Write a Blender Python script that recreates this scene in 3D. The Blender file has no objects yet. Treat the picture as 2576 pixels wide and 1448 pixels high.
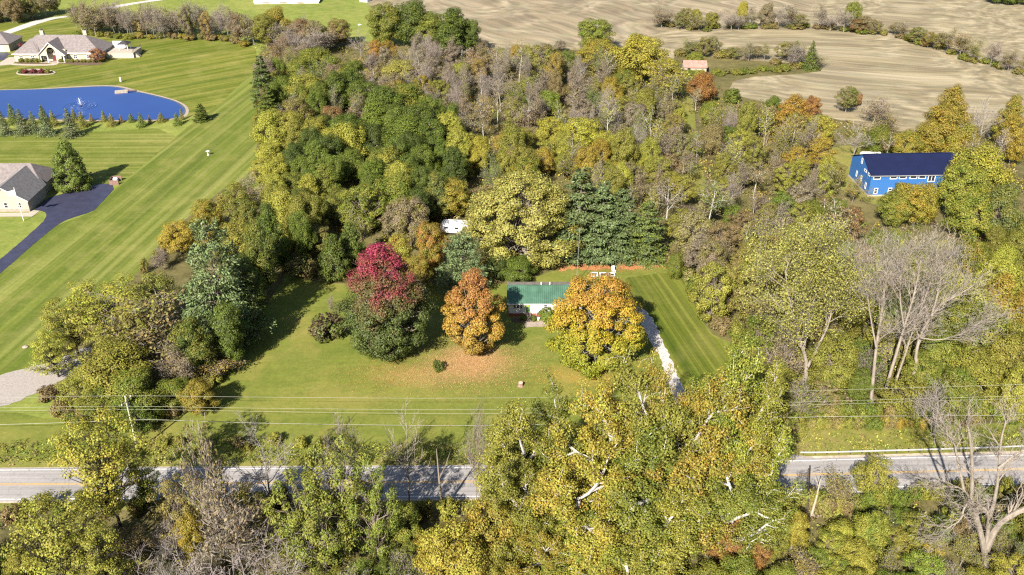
import bpy, math, random
import numpy as np
from mathutils import Vector, Matrix
R_ = math.radians
SC = bpy.context.scene
COL = SC.collection

# ------------------------------------------------------------------ camera
CH, CP, CF = 95.0, R_(30.0), 2250.0          # height, pitch, focal length in px of a 2576 px wide picture
cam = bpy.data.cameras.new("camera"); cam_o = bpy.data.objects.new("camera", cam); COL.objects.link(cam_o)
cam.sensor_width = 36.0; cam.lens = 36.0 * CF / 2576.0; cam.clip_start = 1.0; cam.clip_end = 9000.0
cam_o.location = (0, 0, CH); cam_o.rotation_euler = (R_(90) - CP, 0, 0); SC.camera = cam_o

# ------------------------------------------------------------------ light
SUN_EL, SUN_TO = 37.0, 66.0                  # elevation; ground direction the shadows run to (deg from +X)
w = bpy.data.worlds.new("World"); SC.world = w; w.use_nodes = True
wn = w.node_tree; bg = wn.nodes["Background"]
sky = wn.nodes.new("ShaderNodeTexSky"); sky.sky_type = 'NISHITA'; sky.sun_disc = False
sky.sun_elevation = R_(SUN_EL); sky.sun_rotation = R_(90 - (SUN_TO + 180))
wn.links.new(sky.outputs[0], bg.inputs[0]); bg.inputs[1].default_value = 0.055
sl = bpy.data.lights.new("sun", 'SUN'); sl.energy = 5.0; sl.angle = R_(0.5); sl.color = (1.0, 0.93, 0.82)
so = bpy.data.objects.new("sun", sl); COL.objects.link(so)
sd = Vector((math.cos(R_(SUN_TO)) * math.cos(R_(SUN_EL)), math.sin(R_(SUN_TO)) * math.cos(R_(SUN_EL)), -math.sin(R_(SUN_EL))))
so.rotation_euler = sd.to_track_quat('-Z', 'Y').to_euler(); so.location = (-60, -60, 150)
vs = SC.view_settings; vs.view_transform = 'Standard'; vs.look = 'None'; vs.gamma = 1.0; vs.use_curve_mapping = False
vs.exposure = 1.6
SC.render.engine = 'CYCLES'
cy = SC.cycles; cy.max_bounces = 5; cy.diffuse_bounces = 2; cy.glossy_bounces = 2; cy.transmission_bounces = 3
cy.transparent_max_bounces = 4; cy.use_denoising = False; cy.filter_width = 1.25; cy.caustics_reflective = False; cy.caustics_refractive = False

# ------------------------------------------------------------------ where a point of the picture lies on the ground
def ray(x, y):
    a = (x - 1288) / CF; b = -(y - 724) / CF
    return a, math.cos(CP) + b * math.sin(CP), -math.sin(CP) + b * math.cos(CP)
def G(x, y, z=0.0):
    d = ray(x, y); t = (z - CH) / d[2]; return Vector((d[0] * t, d[1] * t, z))
def S(x, y, z=0.0):                          # pixels per metre there
    d = ray(x, y); return CF * d[2] / (z - CH)
def TY(x, y, Y):                             # point on the view ray at distance Y
    d = ray(x, y); t = Y / d[1]; return Vector((d[0] * t, Y, CH + d[2] * t))
def PX(P):                                   # back to the picture
    dz = P[2] - CH; f = P[1] * math.cos(CP) - dz * math.sin(CP); u = P[1] * math.sin(CP) + dz * math.cos(CP)
    return 1288 + CF * P[0] / f, 724 - CF * u / f

# ------------------------------------------------------------------ object helpers
def tag(o, label=None, cat=None, group=None, kind=None):
    if label: o["label"] = label
    if cat: o["category"] = cat
    if group: o["group"] = group
    if kind: o["kind"] = kind
    return o
def empty(name, loc, rz=0.0, label=None, cat=None, group=None):
    o = bpy.data.objects.new(name, None); COL.objects.link(o); o.location = loc; o.rotation_euler = (0, 0, rz)
    o.empty_display_size = 0.5
    return tag(o, label, cat, group)
class MB:
    def __init__(s): s.v = []; s.f = []
    def box(s, x0, y0, z0, x1, y1, z1):
        b = len(s.v)
        s.v += [(x0,y0,z0),(x1,y0,z0),(x1,y1,z0),(x0,y1,z0),(x0,y0,z1),(x1,y0,z1),(x1,y1,z1),(x0,y1,z1)]
        s.f += [(b,b+3,b+2,b+1),(b+4,b+5,b+6,b+7),(b,b+1,b+5,b+4),(b+1,b+2,b+6,b+5),(b+2,b+3,b+7,b+6),(b+3,b,b+4,b+7)]
        return s
    def poly(s, pts):
        b = len(s.v); s.v += [tuple(p) for p in pts]; s.f.append(tuple(range(b, b + len(pts)))); return s
    def prism(s, pts, vec):                  # polygon swept along vec
        b = len(s.v); n = len(pts); vec = Vector(vec)
        s.v += [tuple(p) for p in pts] + [tuple(Vector(p) + vec) for p in pts]
        s.f.append(tuple(range(b + n - 1, b - 1, -1))); s.f.append(tuple(range(b + n, b + 2 * n)))
        for i in range(n): j = (i + 1) % n; s.f.append((b + i, b + j, b + n + j, b + n + i))
        return s
    def slab(s, pts, th):                    # a flat polygon given thickness upward along its normal
        p = [Vector(q) for q in pts]; n = (p[1] - p[0]).cross(p[2] - p[0]).normalized()
        if n.z < 0: n = -n
        return s.prism(p, n * th)
    def tube(s, pts, rad, n=6, cap=True):
        pts = [Vector(p) for p in pts]; m = len(pts); b = len(s.v); ref = None
        for i, p in enumerate(pts):
            d = (pts[min(i + 1, m - 1)] - pts[max(i - 1, 0)]).normalized()
            if ref is None: ref = d.orthogonal().normalized()
            ref = (ref - d * ref.dot(d)); ref = ref.normalized() if ref.length > 1e-5 else d.orthogonal().normalized()
            c = d.cross(ref); r = rad[i] if not isinstance(rad, (int, float)) else rad
            for k in range(n):
                a = 2 * math.pi * k / n; s.v.append(tuple(p + (ref * math.cos(a) + c * math.sin(a)) * r))
        for i in range(m - 1):
            for k in range(n):
                k2 = (k + 1) % n; s.f.append((b + i*n + k, b + i*n + k2, b + (i+1)*n + k2, b + (i+1)*n + k))
        if cap: s.f.append(tuple(b + k for k in range(n - 1, -1, -1))); s.f.append(tuple(b + (m-1)*n + k for k in range(n)))
        return s
    def lathe(s, prof, c=(0,0,0), n=12):     # [(r,z)...]
        b = len(s.v)
        for r, z in prof:
            for k in range(n):
                a = 2*math.pi*k/n; s.v.append((c[0] + r*math.cos(a), c[1] + r*math.sin(a), c[2] + z))
        for i in range(len(prof) - 1):
            for k in range(n):
                k2 = (k+1) % n; s.f.append((b+i*n+k, b+i*n+k2, b+(i+1)*n+k2, b+(i+1)*n+k))
        s.f.append(tuple(b+k for k in range(n-1,-1,-1))); s.f.append(tuple(b+(len(prof)-1)*n+k for k in range(n)))
        return s
    def mesh(s, name, m):
        me = bpy.data.meshes.new(name); me.from_pydata(s.v, [], s.f); me.update()
        if m: me.materials.append(m)
        return me
    def build(s, name, m, parent=None, loc=None, smooth=False):
        me = s.mesh(name, m)
        if smooth: me.polygons.foreach_set("use_smooth", [True] * len(me.polygons))
        o = bpy.data.objects.new(name, me); COL.objects.link(o)
        if parent: o.parent = parent
        if loc is not None: o.location = loc
        return o
def inst(name, me, parent=None, loc=(0,0,0), rz=0.0, sc=(1,1,1), color=None):
    o = bpy.data.objects.new(name, me); COL.objects.link(o); o.location = loc; o.rotation_euler = (0,0,rz); o.scale = sc
    if parent: o.parent = parent
    if color: o.color = (*color, 1.0)
    return o

# ------------------------------------------------------------------ materials
def nmat(name):
    m = bpy.data.materials.new(name); m.use_nodes = True; nt = m.node_tree; nt.nodes.clear()
    return m, nt, nt.nodes, nt.links
def N(nt, t, **kw):
    n = nt.nodes.new(t)
    for k, v in kw.items(): setattr(n, k, v)
    return n
def noise(nt, vec, scale, detail=4.0, rough=0.55, dist=0.0):
    n = N(nt, "ShaderNodeTexNoise"); n.inputs["Scale"].default_value = scale; n.inputs["Detail"].default_value = detail
    n.inputs["Roughness"].default_value = rough; n.inputs["Distortion"].default_value = dist
    if vec: nt.links.new(vec, n.inputs["Vector"])
    return n.outputs["Fac"]
def ramp(nt, fac, stops):
    r = N(nt, "ShaderNodeValToRGB"); e = r.color_ramp.elements
    while len(e) < len(stops): e.new(0.5)
    for el, (p, c) in zip(e, stops): el.position = p; el.color = (*c, 1.0) if len(c) == 3 else c
    nt.links.new(fac, r.inputs[0]); return r.outputs[0]
def mixc(nt, fac, a, b, mode='MIX'):
    n = N(nt, "ShaderNodeMix", data_type='RGBA', blend_type=mode)
    for sock, v in ((n.inputs[0], fac), (n.inputs[6], a), (n.inputs[7], b)):
        if isinstance(v, (int, float)): sock.default_value = v
        elif isinstance(v, tuple): sock.default_value = (*v, 1.0)
        else: nt.links.new(v, sock)
    return n.outputs[2]
def math_(nt, op, a, b=None):
    n = N(nt, "ShaderNodeMath", operation=op)
    for i, v in enumerate((a, b)):
        if v is None: continue
        if isinstance(v, (int, float)): n.inputs[i].default_value = v
        else: nt.links.new(v, n.inputs[i])
    return n.outputs[0]
def finish(nt, col, rough=0.8, bump=None, bump_s=0.3, bump_d=0.05, metal=0.0, spec=0.3):
    p = N(nt, "ShaderNodeBsdfPrincipled"); o = N(nt, "ShaderNodeOutputMaterial")
    if isinstance(col, tuple): p.inputs["Base Color"].default_value = (*col, 1)
    else: nt.links.new(col, p.inputs["Base Color"])
    p.inputs["Roughness"].default_value = rough; p.inputs["Metallic"].default_value = metal
    p.inputs["Specular IOR Level"].default_value = spec
    if bump is not None:
        b = N(nt, "ShaderNodeBump"); b.inputs["Strength"].default_value = bump_s; b.inputs["Distance"].default_value = bump_d
        nt.links.new(bump, b.inputs["Height"]); nt.links.new(b.outputs[0], p.inputs["Normal"])
    nt.links.new(p.outputs[0], o.inputs[0])
def ocoord(nt):
    return N(nt, "ShaderNodeTexCoord").outputs["Object"]
def simple(name, c, rough=0.7, var=0.25, scale=1.5, metal=0.0, spec=0.3, bump=0.0):
    m, nt, _, _ = nmat(name); v = ocoord(nt); f = noise(nt, v, scale, 6.0, 0.6)
    lo = tuple(x * (1 - var) for x in c); hi = tuple(min(1, x * (1 + var)) for x in c)
    col = ramp(nt, f, [(0.3, lo), (0.7, hi)])
    finish(nt, col, rough, f if bump else None, bump, 0.05, metal, spec); return m
def mapping(nt, vec, rot=0.0, scale=(1,1,1)):
    mp = N(nt, "ShaderNodeMapping"); mp.inputs["Rotation"].default_value = (0, 0, rot); mp.inputs["Scale"].default_value = scale
    nt.links.new(vec, mp.inputs["Vector"]); return mp.outputs[0]
def warp(nt, vec, scale, amount):
    n = N(nt, "ShaderNodeTexNoise"); n.inputs["Scale"].default_value = scale; n.inputs["Detail"].default_value = 2
    nt.links.new(vec, n.inputs["Vector"])
    s = N(nt, "ShaderNodeVectorMath", operation='SUBTRACT'); nt.links.new(n.outputs["Color"], s.inputs[0]); s.inputs[1].default_value = (.5,.5,.5)
    k = N(nt, "ShaderNodeVectorMath", operation='SCALE'); nt.links.new(s.outputs[0], k.inputs[0]); k.inputs["Scale"].default_value = amount
    a = N(nt, "ShaderNodeVectorMath", operation='ADD'); nt.links.new(vec, a.inputs[0]); nt.links.new(k.outputs[0], a.inputs[1])
    return a.outputs[0]
def turf(name, dark, mid, light, angle=None, across=0.5, along=0.012, wob=(0.02, 6.0), contrast=1.0, spots=0.5, patchy=0.35, dry=(0.20,0.17,0.06), leafy=()):
    """grass or stubble; angle = direction of the mowing or harvest streaks (radians from +X)"""
    m, nt, _, _ = nmat(name); v = ocoord(nt)
    big = noise(nt, v, 0.03, 5.0, 0.6); fine = noise(nt, v, 1.3, 8.0, 0.75)
    base = ramp(nt, big, [(0.32, dark), (0.5, mid), (0.7, light)])
    med = noise(nt, v, 0.28, 6.0, 0.7)
    base = mixc(nt, 0.45, base, ramp(nt, med, [(0.34, tuple(c * 0.72 for c in dark)), (0.52, mid), (0.68, light)]))
    if angle is not None:
        wv = warp(nt, v, wob[0], wob[1]) if wob else v
        st = noise(nt, mapping(nt, mapping(nt, wv, -angle), 0, (along, across, 1)), 1.0, 3.0, 0.55)
        sc = ramp(nt, st, [(0.36, dark), (0.5, mid), (0.66, light)])
        base = mixc(nt, min(1, 0.7 * contrast), base, sc)
        st2 = noise(nt, mapping(nt, mapping(nt, wv, -angle), 0, (along * 3, across * 3.3, 1)), 1.0, 2.0, 0.5)
        base = mixc(nt, 0.5 * contrast, base, ramp(nt, st2, [(0.38, tuple(c * 0.6 for c in mid)), (0.62, tuple(c * 1.35 for c in mid))]), 'OVERLAY')
    g = ramp(nt, fine, [(0.3, (0.62,) * 3), (0.5, (0.98,) * 3), (0.72, (1.4,) * 3)])
    base = mixc(nt, spots, base, g, 'MULTIPLY')
    dr = ramp(nt, noise(nt, v, 0.09, 6.0, 0.7), [(0.5, (0, 0, 0)), (0.72, (1, 1, 1))])
    base = mixc(nt, math_(nt, 'MULTIPLY', dr, patchy), base, dry)
    for cx, cy_, rx, ry, cc, st_ in leafy:       # where fallen leaves lie thick
        sb = N(nt, "ShaderNodeVectorMath", operation='SUBTRACT'); nt.links.new(v, sb.inputs[0]); sb.inputs[1].default_value = (cx, cy_, 0)
        mu = N(nt, "ShaderNodeVectorMath", operation='MULTIPLY'); nt.links.new(sb.outputs[0], mu.inputs[0]); mu.inputs[1].default_value = (1/rx, 1/ry, 0)
        le = N(nt, "ShaderNodeVectorMath", operation='LENGTH'); nt.links.new(mu.outputs[0], le.inputs[0])
        ed = math_(nt, 'ADD', le.outputs["Value"], math_(nt, 'MULTIPLY', math_(nt, 'SUBTRACT', noise(nt, v, 0.8, 7.0, 0.75), 0.5), 1.5))
        base = mixc(nt, math_(nt, 'MULTIPLY', ramp(nt, ed, [(0.25, (1,1,1)), (1.05, (0,0,0))]), st_), base, cc)
    finish(nt, base, 0.9, fine, 0.6, 0.12, 0, 0.1); return m

MT = {}
g_d, g_m, g_l = (0.092,0.128,0.022), (0.150,0.172,0.036), (0.21,0.212,0.06)
a_mead = math.atan2(118, 17)
MT['lawn'] = turf('lawn_grass', g_d, g_m, g_l, None, patchy=0.45)
MT['yard'] = turf('yard_grass', (0.098,0.128,0.022), (0.138,0.155,0.031), (0.180,0.178,0.044), R_(4), 0.25, 0.03, contrast=0.5, patchy=0.55, dry=(0.225,0.175,0.055),
    leafy=((-7.5, 137, 7.5, 7, (0.36,0.215,0.10), .85), (-17, 132.5, 10, 4.5, (0.28,0.19,0.075), .5), (12, 133, 9, 4, (0.28,0.20,0.06), .4)))
MT['yard_mown'] = turf('yard_mown_grass', (0.082,0.118,0.018), (0.145,0.165,0.032), (0.275,0.265,0.085), math.atan2(-33, 6.6), 0.62, 0.004, wob=(0.02, 1.0), contrast=1.4, patchy=0.3)
MT['meadow'] = turf('mown_meadow_grass', (0.095,0.130,0.022), (0.152,0.176,0.038), (0.27,0.265,0.10), a_mead, 0.30, 0.004, wob=(0.01, 2.0), contrast=1.05, patchy=0.35, dry=(0.25,0.215,0.075))
MT['meadow_cross'] = turf('cross_mown_grass', (0.105,0.132,0.02), g_m, (0.30,0.28,0.105), R_(1), 0.42, 0.008, wob=(0.01, 2.0), contrast=1.0, patchy=0.3, dry=(0.26,0.225,0.08))
MT['house_lawn'] = turf('house_lawn_grass', (0.105,0.14,0.022), (0.165,0.18,0.036), (0.255,0.24,0.075), R_(38), 0.32, 0.010, wob=(0.01, 8.0), contrast=1.2, patchy=0.35, dry=(0.27,0.23,0.09))
MT['verge'] = turf('verge_grass', (0.085,0.105,0.02), (0.14,0.14,0.032), (0.20,0.17,0.055), None, patchy=0.7, dry=(0.20,0.15,0.06))
MT['litter'] = turf('woodland_litter', (0.055,0.05,0.022), (0.10,0.088,0.035), (0.16,0.13,0.055), None, patchy=0.5, spots=0.8, dry=(0.075,0.085,0.022))
MT['stubble'] = turf('field_stubble', (0.215,0.187,0.132), (0.27,0.238,0.172), (0.37,0.333,0.255), R_(-14), 0.13, 0.006, wob=(0.006, 75.0), contrast=1.3, spots=0.35, patchy=0.4, dry=(0.20,0.20,0.12))
MT['stubble2'] = turf('upper_field_stubble', (0.218,0.187,0.138), (0.27,0.233,0.175), (0.36,0.318,0.25), R_(-48), 0.10, 0.006, wob=(0.008, 60.0), contrast=1.3, spots=0.35, patchy=0.45, dry=(0.16,0.19,0.10))
MT['needles'] = simple('pine_needle_litter', (0.30,0.14,0.055), 0.9, 0.35, 1.2, bump=0.5)
MT['gravel'] = simple('driveway_gravel', (0.235,0.21,0.19), 0.9, 0.22, 3.0, bump=0.6)
MT['white_gravel'] = simple('white_gravel', (0.36,0.335,0.315), 0.9, 0.4, 2.0, bump=0.6)
MT['shoulder'] = simple('gravel_shoulder', (0.34,0.28,0.215), 0.9, 0.35, 1.2, bump=0.6)
MT['drive'] = simple('sealed_asphalt', (0.026,0.027,0.052), 0.55, 0.2, 0.5, spec=0.4)
def road_mat():
    m, nt, _, _ = nmat('worn_asphalt'); v = ocoord(nt)
    st = noise(nt, mapping(nt, v, 0, (0.02, 1.4, 1)), 1.0, 3.0, 0.6); f = noise(nt, v, 2.5, 8.0, 0.75); b = noise(nt, v, 0.08, 4.0)
    c = ramp(nt, st, [(0.33, (0.19,0.178,0.176)), (0.52, (0.235,0.222,0.216)), (0.7, (0.28,0.262,0.25))])
    c = mixc(nt, 0.5, c, ramp(nt, f, [(0.3, (0.75,)*3), (0.7, (1.2,)*3)]), 'MULTIPLY')
    c = mixc(nt, 0.6, c, ramp(nt, b, [(0.35, (0.82,)*3), (0.65, (1.1,)*3)]), 'MULTIPLY')
    vo = N(nt, "ShaderNodeTexVoronoi", feature='DISTANCE_TO_EDGE'); vo.inputs["Scale"].default_value = 0.35
    nt.links.new(warp(nt, v, 0.7, 2.0), vo.inputs["Vector"])
    cr = ramp(nt, vo.outputs["Distance"], [(0.0, (0.35,)*3), (0.012, (1,)*3)])
    c = mixc(nt, 0.6, c, cr, 'MULTIPLY')
    finish(nt, c, 0.85, f, 0.3, 0.02, 0, 0.3); return m
MT['road'] = road_mat()
def worn_paint(name, c):
    m, nt, _, _ = nmat(name); v = ocoord(nt); f = noise(nt, v, 2.2, 7.0, 0.7)
    finish(nt, ramp(nt, f, [(0.36, (0.2,0.19,0.185)), (0.46, c)]), 0.7); return m
MT['line_white'] = worn_paint('worn_white_line', (0.62,0.62,0.60))
MT['line_yellow'] = worn_paint('worn_yellow_line', (0.45,0.27,0.06))
def water_mat():
    m, nt, _, _ = nmat('pond_water'); v = ocoord(nt); b = noise(nt, mapping(nt, v, 0.3, (1, 1.8, 1)), 0.7, 4.0, 0.6)
    big = noise(nt, v, 0.03, 3.0)
    finish(nt, ramp(nt, big, [(0.3, (0.006,0.024,0.135)), (0.7, (0.009,0.034,0.165))]), 0.04, b, 0.03, 0.05, 0, 0.6); return m
MT['shallow'] = simple('shallow_water', (0.045,0.055,0.062), 0.1, 0.3, 0.5, spec=0.5)
MT['water'] = water_mat()
MT['white'] = simple('white_paint', (0.60,0.60,0.59), 0.5, 0.05, 1.0)
def siding(name, c, pitch=0.15):
    m, nt, _, _ = nmat(name); v = ocoord(nt)
    wv = N(nt, "ShaderNodeTexWave", wave_type='BANDS', bands_direction='Z', wave_profile='SAW'); wv.inputs["Scale"].default_value = 1.0 / pitch / 6.283
    nt.links.new(v, wv.inputs["Vector"]); f = noise(nt, v, 0.8, 5.0)
    c2 = mixc(nt, 0.5, c, ramp(nt, f, [(0.3, (0.86,)*3), (0.7, (1.06,)*3)]), 'MULTIPLY')
    finish(nt, c2, 0.55, wv.outputs["Fac"], 0.5, 0.02); return m
MT['white_siding'] = siding('white_siding', (0.55,0.55,0.545))
MT['cream'] = siding('cream_siding', (0.35,0.315,0.235))
MT['pinkish'] = siding('pale_beige_siding', (0.33,0.272,0.225))
MT['stucco'] = simple('cream_stucco', (0.38,0.34,0.245), 0.8, 0.08, 1.0)
MT['blue'] = siding('blue_metal_siding', (0.028,0.105,0.285), 0.3)
MT['navy'] = simple('navy_metal_roof', (0.006,0.009,0.034), 0.5, 0.12, 0.4)
MT['shingle'] = simple('grey_brown_shingles', (0.145,0.125,0.122), 0.9, 0.26, 1.4, bump=0.3)
MT['shingle2'] = simple('grey_shingles', (0.105,0.10,0.105), 0.9, 0.26, 1.4, bump=0.3)
MT['glass'] = simple('dark_window_glass', (0.02,0.024,0.03), 0.08, 0.1, 1.0, spec=0.5)
MT['brick'] = simple('brick_red', (0.22,0.065,0.05), 0.85, 0.25, 3.0, bump=0.4)
MT['stone'] = simple('pale_stone', (0.25,0.20,0.165), 0.85, 0.2, 1.5, bump=0.3)
MT['concrete'] = simple('pale_concrete', (0.30,0.26,0.215), 0.85, 0.12, 1.0, bump=0.2)
MT['dark'] = simple('dark_trim', (0.035,0.032,0.035), 0.6, 0.15)
MT['steel'] = simple('galvanised_steel', (0.34,0.34,0.335), 0.45, 0.15, 1.5, metal=0.35)
MT['wood'] = simple('weathered_wood', (0.30,0.26,0.20), 0.85, 0.25, 3.0, bump=0.4)
MT['pole_wood'] = simple('grey_pole_wood', (0.33,0.335,0.24), 0.85, 0.2, 3.0, bump=0.3)
MT['dark_wood'] = simple('dark_wood', (0.055,0.045,0.04), 0.85, 0.3, 3.0)
MT['brown'] = simple('brown_boards', (0.17,0.10,0.085), 0.8, 0.2, 2.0)
MT['wire'] = simple('wire_metal', (0.30,0.30,0.24), 0.5, 0.1, 1.0)
MT['pinkroof'] = simple('faded_pink_roof', (0.30,0.155,0.125), 0.7, 0.25, 0.8)
MT['redpaint'] = simple('faded_red_paint', (0.11,0.022,0.02), 0.5, 0.3, 2.0)
MT['mulch'] = simple('bark_mulch', (0.09,0.06,0.04), 0.95, 0.35, 2.0, bump=0.5)
MT['foam'] = simple('white_water_spray', (0.75,0.78,0.82), 0.6, 0.15, 6.0)

# ------------------------------------------------------------------ foliage and bark
def leaf_shader(nt, col, tr=0.32):
    d = N(nt, "ShaderNodeBsdfPrincipled"); d.inputs["Roughness"].default_value = 0.55; d.inputs["Specular IOR Level"].default_value = 0.25
    t = N(nt, "ShaderNodeBsdfTranslucent"); mx = N(nt, "ShaderNodeMixShader"); mx.inputs[0].default_value = tr
    o = N(nt, "ShaderNodeOutputMaterial"); nt.links.new(col, d.inputs["Base Color"]); nt.links.new(col, t.inputs["Color"])
    nt.links.new(d.outputs[0], mx.inputs[1]); nt.links.new(t.outputs[0], mx.inputs[2]); nt.links.new(mx.outputs[0], o.inputs[0])
def island_jitter(nt, col, lo=0.68, hi=1.34, hue=0.025):
    g = N(nt, "ShaderNodeNewGeometry"); r = g.outputs["Random Per Island"]
    hs = N(nt, "ShaderNodeHueSaturation"); nt.links.new(col, hs.inputs["Color"])
    mr = N(nt, "ShaderNodeMapRange"); mr.inputs[3].default_value = lo; mr.inputs[4].default_value = hi; nt.links.new(r, mr.inputs[0])
    nt.links.new(mr.outputs[0], hs.inputs["Value"])
    w2 = N(nt, "ShaderNodeMath", operation='FRACT'); nt.links.new(math_(nt, 'MULTIPLY', r, 7.31), w2.inputs[0])
    mh = N(nt, "ShaderNodeMapRange"); mh.inputs[3].default_value = 0.5 - hue; mh.inputs[4].default_value = 0.5 + hue; nt.links.new(w2.outputs[0], mh.inputs[0])
    nt.links.new(mh.outputs[0], hs.inputs["Hue"]); return hs.outputs[0]
def leaf_mat():                              # colour from the object, second colour from its property "tint"
    m, nt, _, _ = nmat('autumn_leaves'); v = ocoord(nt)
    oi = N(nt, "ShaderNodeObjectInfo"); at = N(nt, "ShaderNodeAttribute", attribute_type='OBJECT', attribute_name='tint')
    off = N(nt, "ShaderNodeVectorMath", operation='ADD'); nt.links.new(v, off.inputs[0])
    cmb = N(nt, "ShaderNodeCombineXYZ"); rr = math_(nt, 'MULTIPLY', oi.outputs["Random"], 90.0)
    for i in range(3): nt.links.new(rr, cmb.inputs[i])
    nt.links.new(cmb.outputs[0], off.inputs[1])
    f = ramp(nt, noise(nt, off.outputs[0], 0.42, 5.0, 0.65), [(0.40, (0,0,0)), (0.62, (1,1,1))])
    c = mixc(nt, f, oi.outputs["Color"], at.outputs["Color"])
    leaf_shader(nt, island_jitter(nt, c)); return m
def zoned_mat(name, stops, nz=0.22, axis='Z', lo=0.0, hi=1.0, spots=None):
    """leaves whose own colour changes up the crown (turning from the top down)"""
    m, nt, _, _ = nmat(name); v = ocoord(nt); sp = N(nt, "ShaderNodeSeparateXYZ"); nt.links.new(v, sp.inputs[0])
    mr = N(nt, "ShaderNodeMapRange"); nt.links.new(sp.outputs[axis], mr.inputs[0]); mr.inputs[1].default_value = lo; mr.inputs[2].default_value = hi
    nf = math_(nt, 'MULTIPLY', math_(nt, 'SUBTRACT', noise(nt, v, 0.38, 5.0, 0.65), 0.5), nz * 4)
    c = ramp(nt, math_(nt, 'ADD', mr.outputs[0], nf), stops)
    leaf_shader(nt, island_jitter(nt, c, 0.6, 1.4, 0.025)); return m
def bark_mat():
    m, nt, _, _ = nmat('tree_bark'); v = ocoord(nt); oi = N(nt, "ShaderNodeObjectInfo")
    f = noise(nt, mapping(nt, v, 0, (1, 1, 0.35)), 1.6, 6.0, 0.7)
    c = mixc(nt, 0.85, oi.outputs["Color"], ramp(nt, f, [(0.3, (0.55,)*3), (0.7, (1.25,)*3)]), 'MULTIPLY')
    finish(nt, c, 0.9, f, 0.4, 0.05, 0, 0.15); return m
def needle_mat():
    m, nt, _, _ = nmat('conifer_needles'); v = ocoord(nt); oi = N(nt, "ShaderNodeObjectInfo")
    at = N(nt, "ShaderNodeAttribute", attribute_type='OBJECT', attribute_name='tint')
    f = ramp(nt, noise(nt, v, 0.5, 4.0, 0.6), [(0.42, (0,0,0)), (0.62, (1,1,1))])
    leaf_shader(nt, island_jitter(nt, mixc(nt, f, oi.outputs["Color"], at.outputs["Color"]), 0.55, 1.45, 0.02), 0.12); return m
LEAF, BARK, NEEDLE = leaf_mat(), bark_mat(), needle_mat()

def unit(a): return a / np.maximum(np.linalg.norm(a, axis=1, keepdims=True), 1e-9)
def leaf_mesh(name, C, Nn, size, aspect, mat, rng, along=None):
    n = len(C); Nn = unit(Nn); t = rng.normal(size=(n, 3)) if along is None else along + 0.35 * rng.normal(size=(n, 3))
    t = unit(t - Nn * (t * Nn).sum(1, keepdims=True)); b = np.cross(Nn, t)
    sz = size[:, None] * 0.5; bend = Nn * sz * 0.35
    k = rng.uniform(-0.35, 0.35, (n, 1))
    V = np.stack([C + t*sz, C + b*sz*aspect + bend + t*sz*k, C - t*sz, C - b*sz*aspect + bend + t*sz*k], 1).reshape(-1, 3)
    me = bpy.data.meshes.new(name); me.vertices.add(4*n); me.vertices.foreach_set("co", V.astype(np.float32).ravel())
    me.loops.add(4*n); me.loops.foreach_set("vertex_index", np.arange(4*n, dtype=np.int32))
    me.polygons.add(n); me.polygons.foreach_set("loop_start", np.arange(0, 4*n, 4, dtype=np.int32))
    me.update(calc_edges=True); me.materials.append(mat); return me

def p_round(t): return np.sqrt(np.clip(1 - ((t - 0.46) / 0.56) ** 2, 0, 1))
def p_oval(t): return np.clip(np.sin(np.pi * np.clip(t * 0.92 + 0.06, 0, 1)), 0, 1) ** 0.6
def p_egg(t): return np.clip((1 - t) ** 0.72 * np.clip(t / 0.30, 0, 1) ** 0.34 * 1.27, 0, 1.04)
def p_maple(t): return np.where(t < .40, np.clip(t / .40, 0, 1) ** .42, np.clip(1 - (np.clip(t - .40, 0, 1) / .60) ** 1.55, 0, 1) ** .85)
def p_dome(t): return np.sqrt(np.clip(1 - (np.clip(t - 0.25, 0, 1) / 0.76) ** 2, 0, 1)) * np.clip(0.62 + t * 1.5, 0, 1)
def p_cone(t): return np.clip(1 - t, 0, 1) ** 0.85
def p_flat(t): return np.clip(0.45 + 0.75 * t, 0, 1) * np.sqrt(np.clip(1 - (np.clip(t - 0.55, 0, 1) / 0.47) ** 2, 0, 1))

def crown_clumps(rng, H, Rr, B, n, prof, inner=0.35):
    t = (np.arange(n) + rng.uniform(0, 1, n)) / n
    wgt = prof(np.linspace(0, 1, 60)) + 0.15; cdf = np.cumsum(wgt); cdf /= cdf[-1]
    t = np.interp(t, cdf, np.linspace(0, 1, 60)); a = np.arange(n) * 2.39996 + rng.uniform(-.6, .6, n)
    rf = 1 - (1 - inner) * rng.uniform(0, 1, n) ** 2.0; r = prof(t) * Rr * rf * rng.uniform(0.82, 1.1, n)
    return np.stack([r*np.cos(a), r*np.sin(a), B + (H - B) * t], 1)
def clump_leaves(rng, cl, n_leaf, cr, H, Rr, B, flat=0.75, up=0.45, out=0.75, jit=0.65, droop=0.0):
    n = len(cl); rad = cr * rng.uniform(0.65, 1.35, n); w_ = rad ** 2; idx = rng.choice(n, n_leaf, p=w_ / w_.sum())
    d = unit(rng.normal(size=(n_leaf, 3))); rr = rad[idx] * (0.45 + 0.6 * rng.uniform(0, 1, n_leaf) ** 0.6)
    off = d * rr[:, None]; off[:, 2] *= flat
    C = cl[idx] + off; C[:, 2] -= droop * (off[:, 0]**2 + off[:, 1]**2) / np.maximum(rad[idx], .1)
    ctr = np.array([0, 0, B + (H - B) * 0.35]); o = unit(C - ctr)
    Nn = d + o * out + np.array([0, 0, up]) + rng.normal(size=(n_leaf, 3)) * jit
    C[:, 2] = np.maximum(C[:, 2], 0.12); return C, Nn
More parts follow.
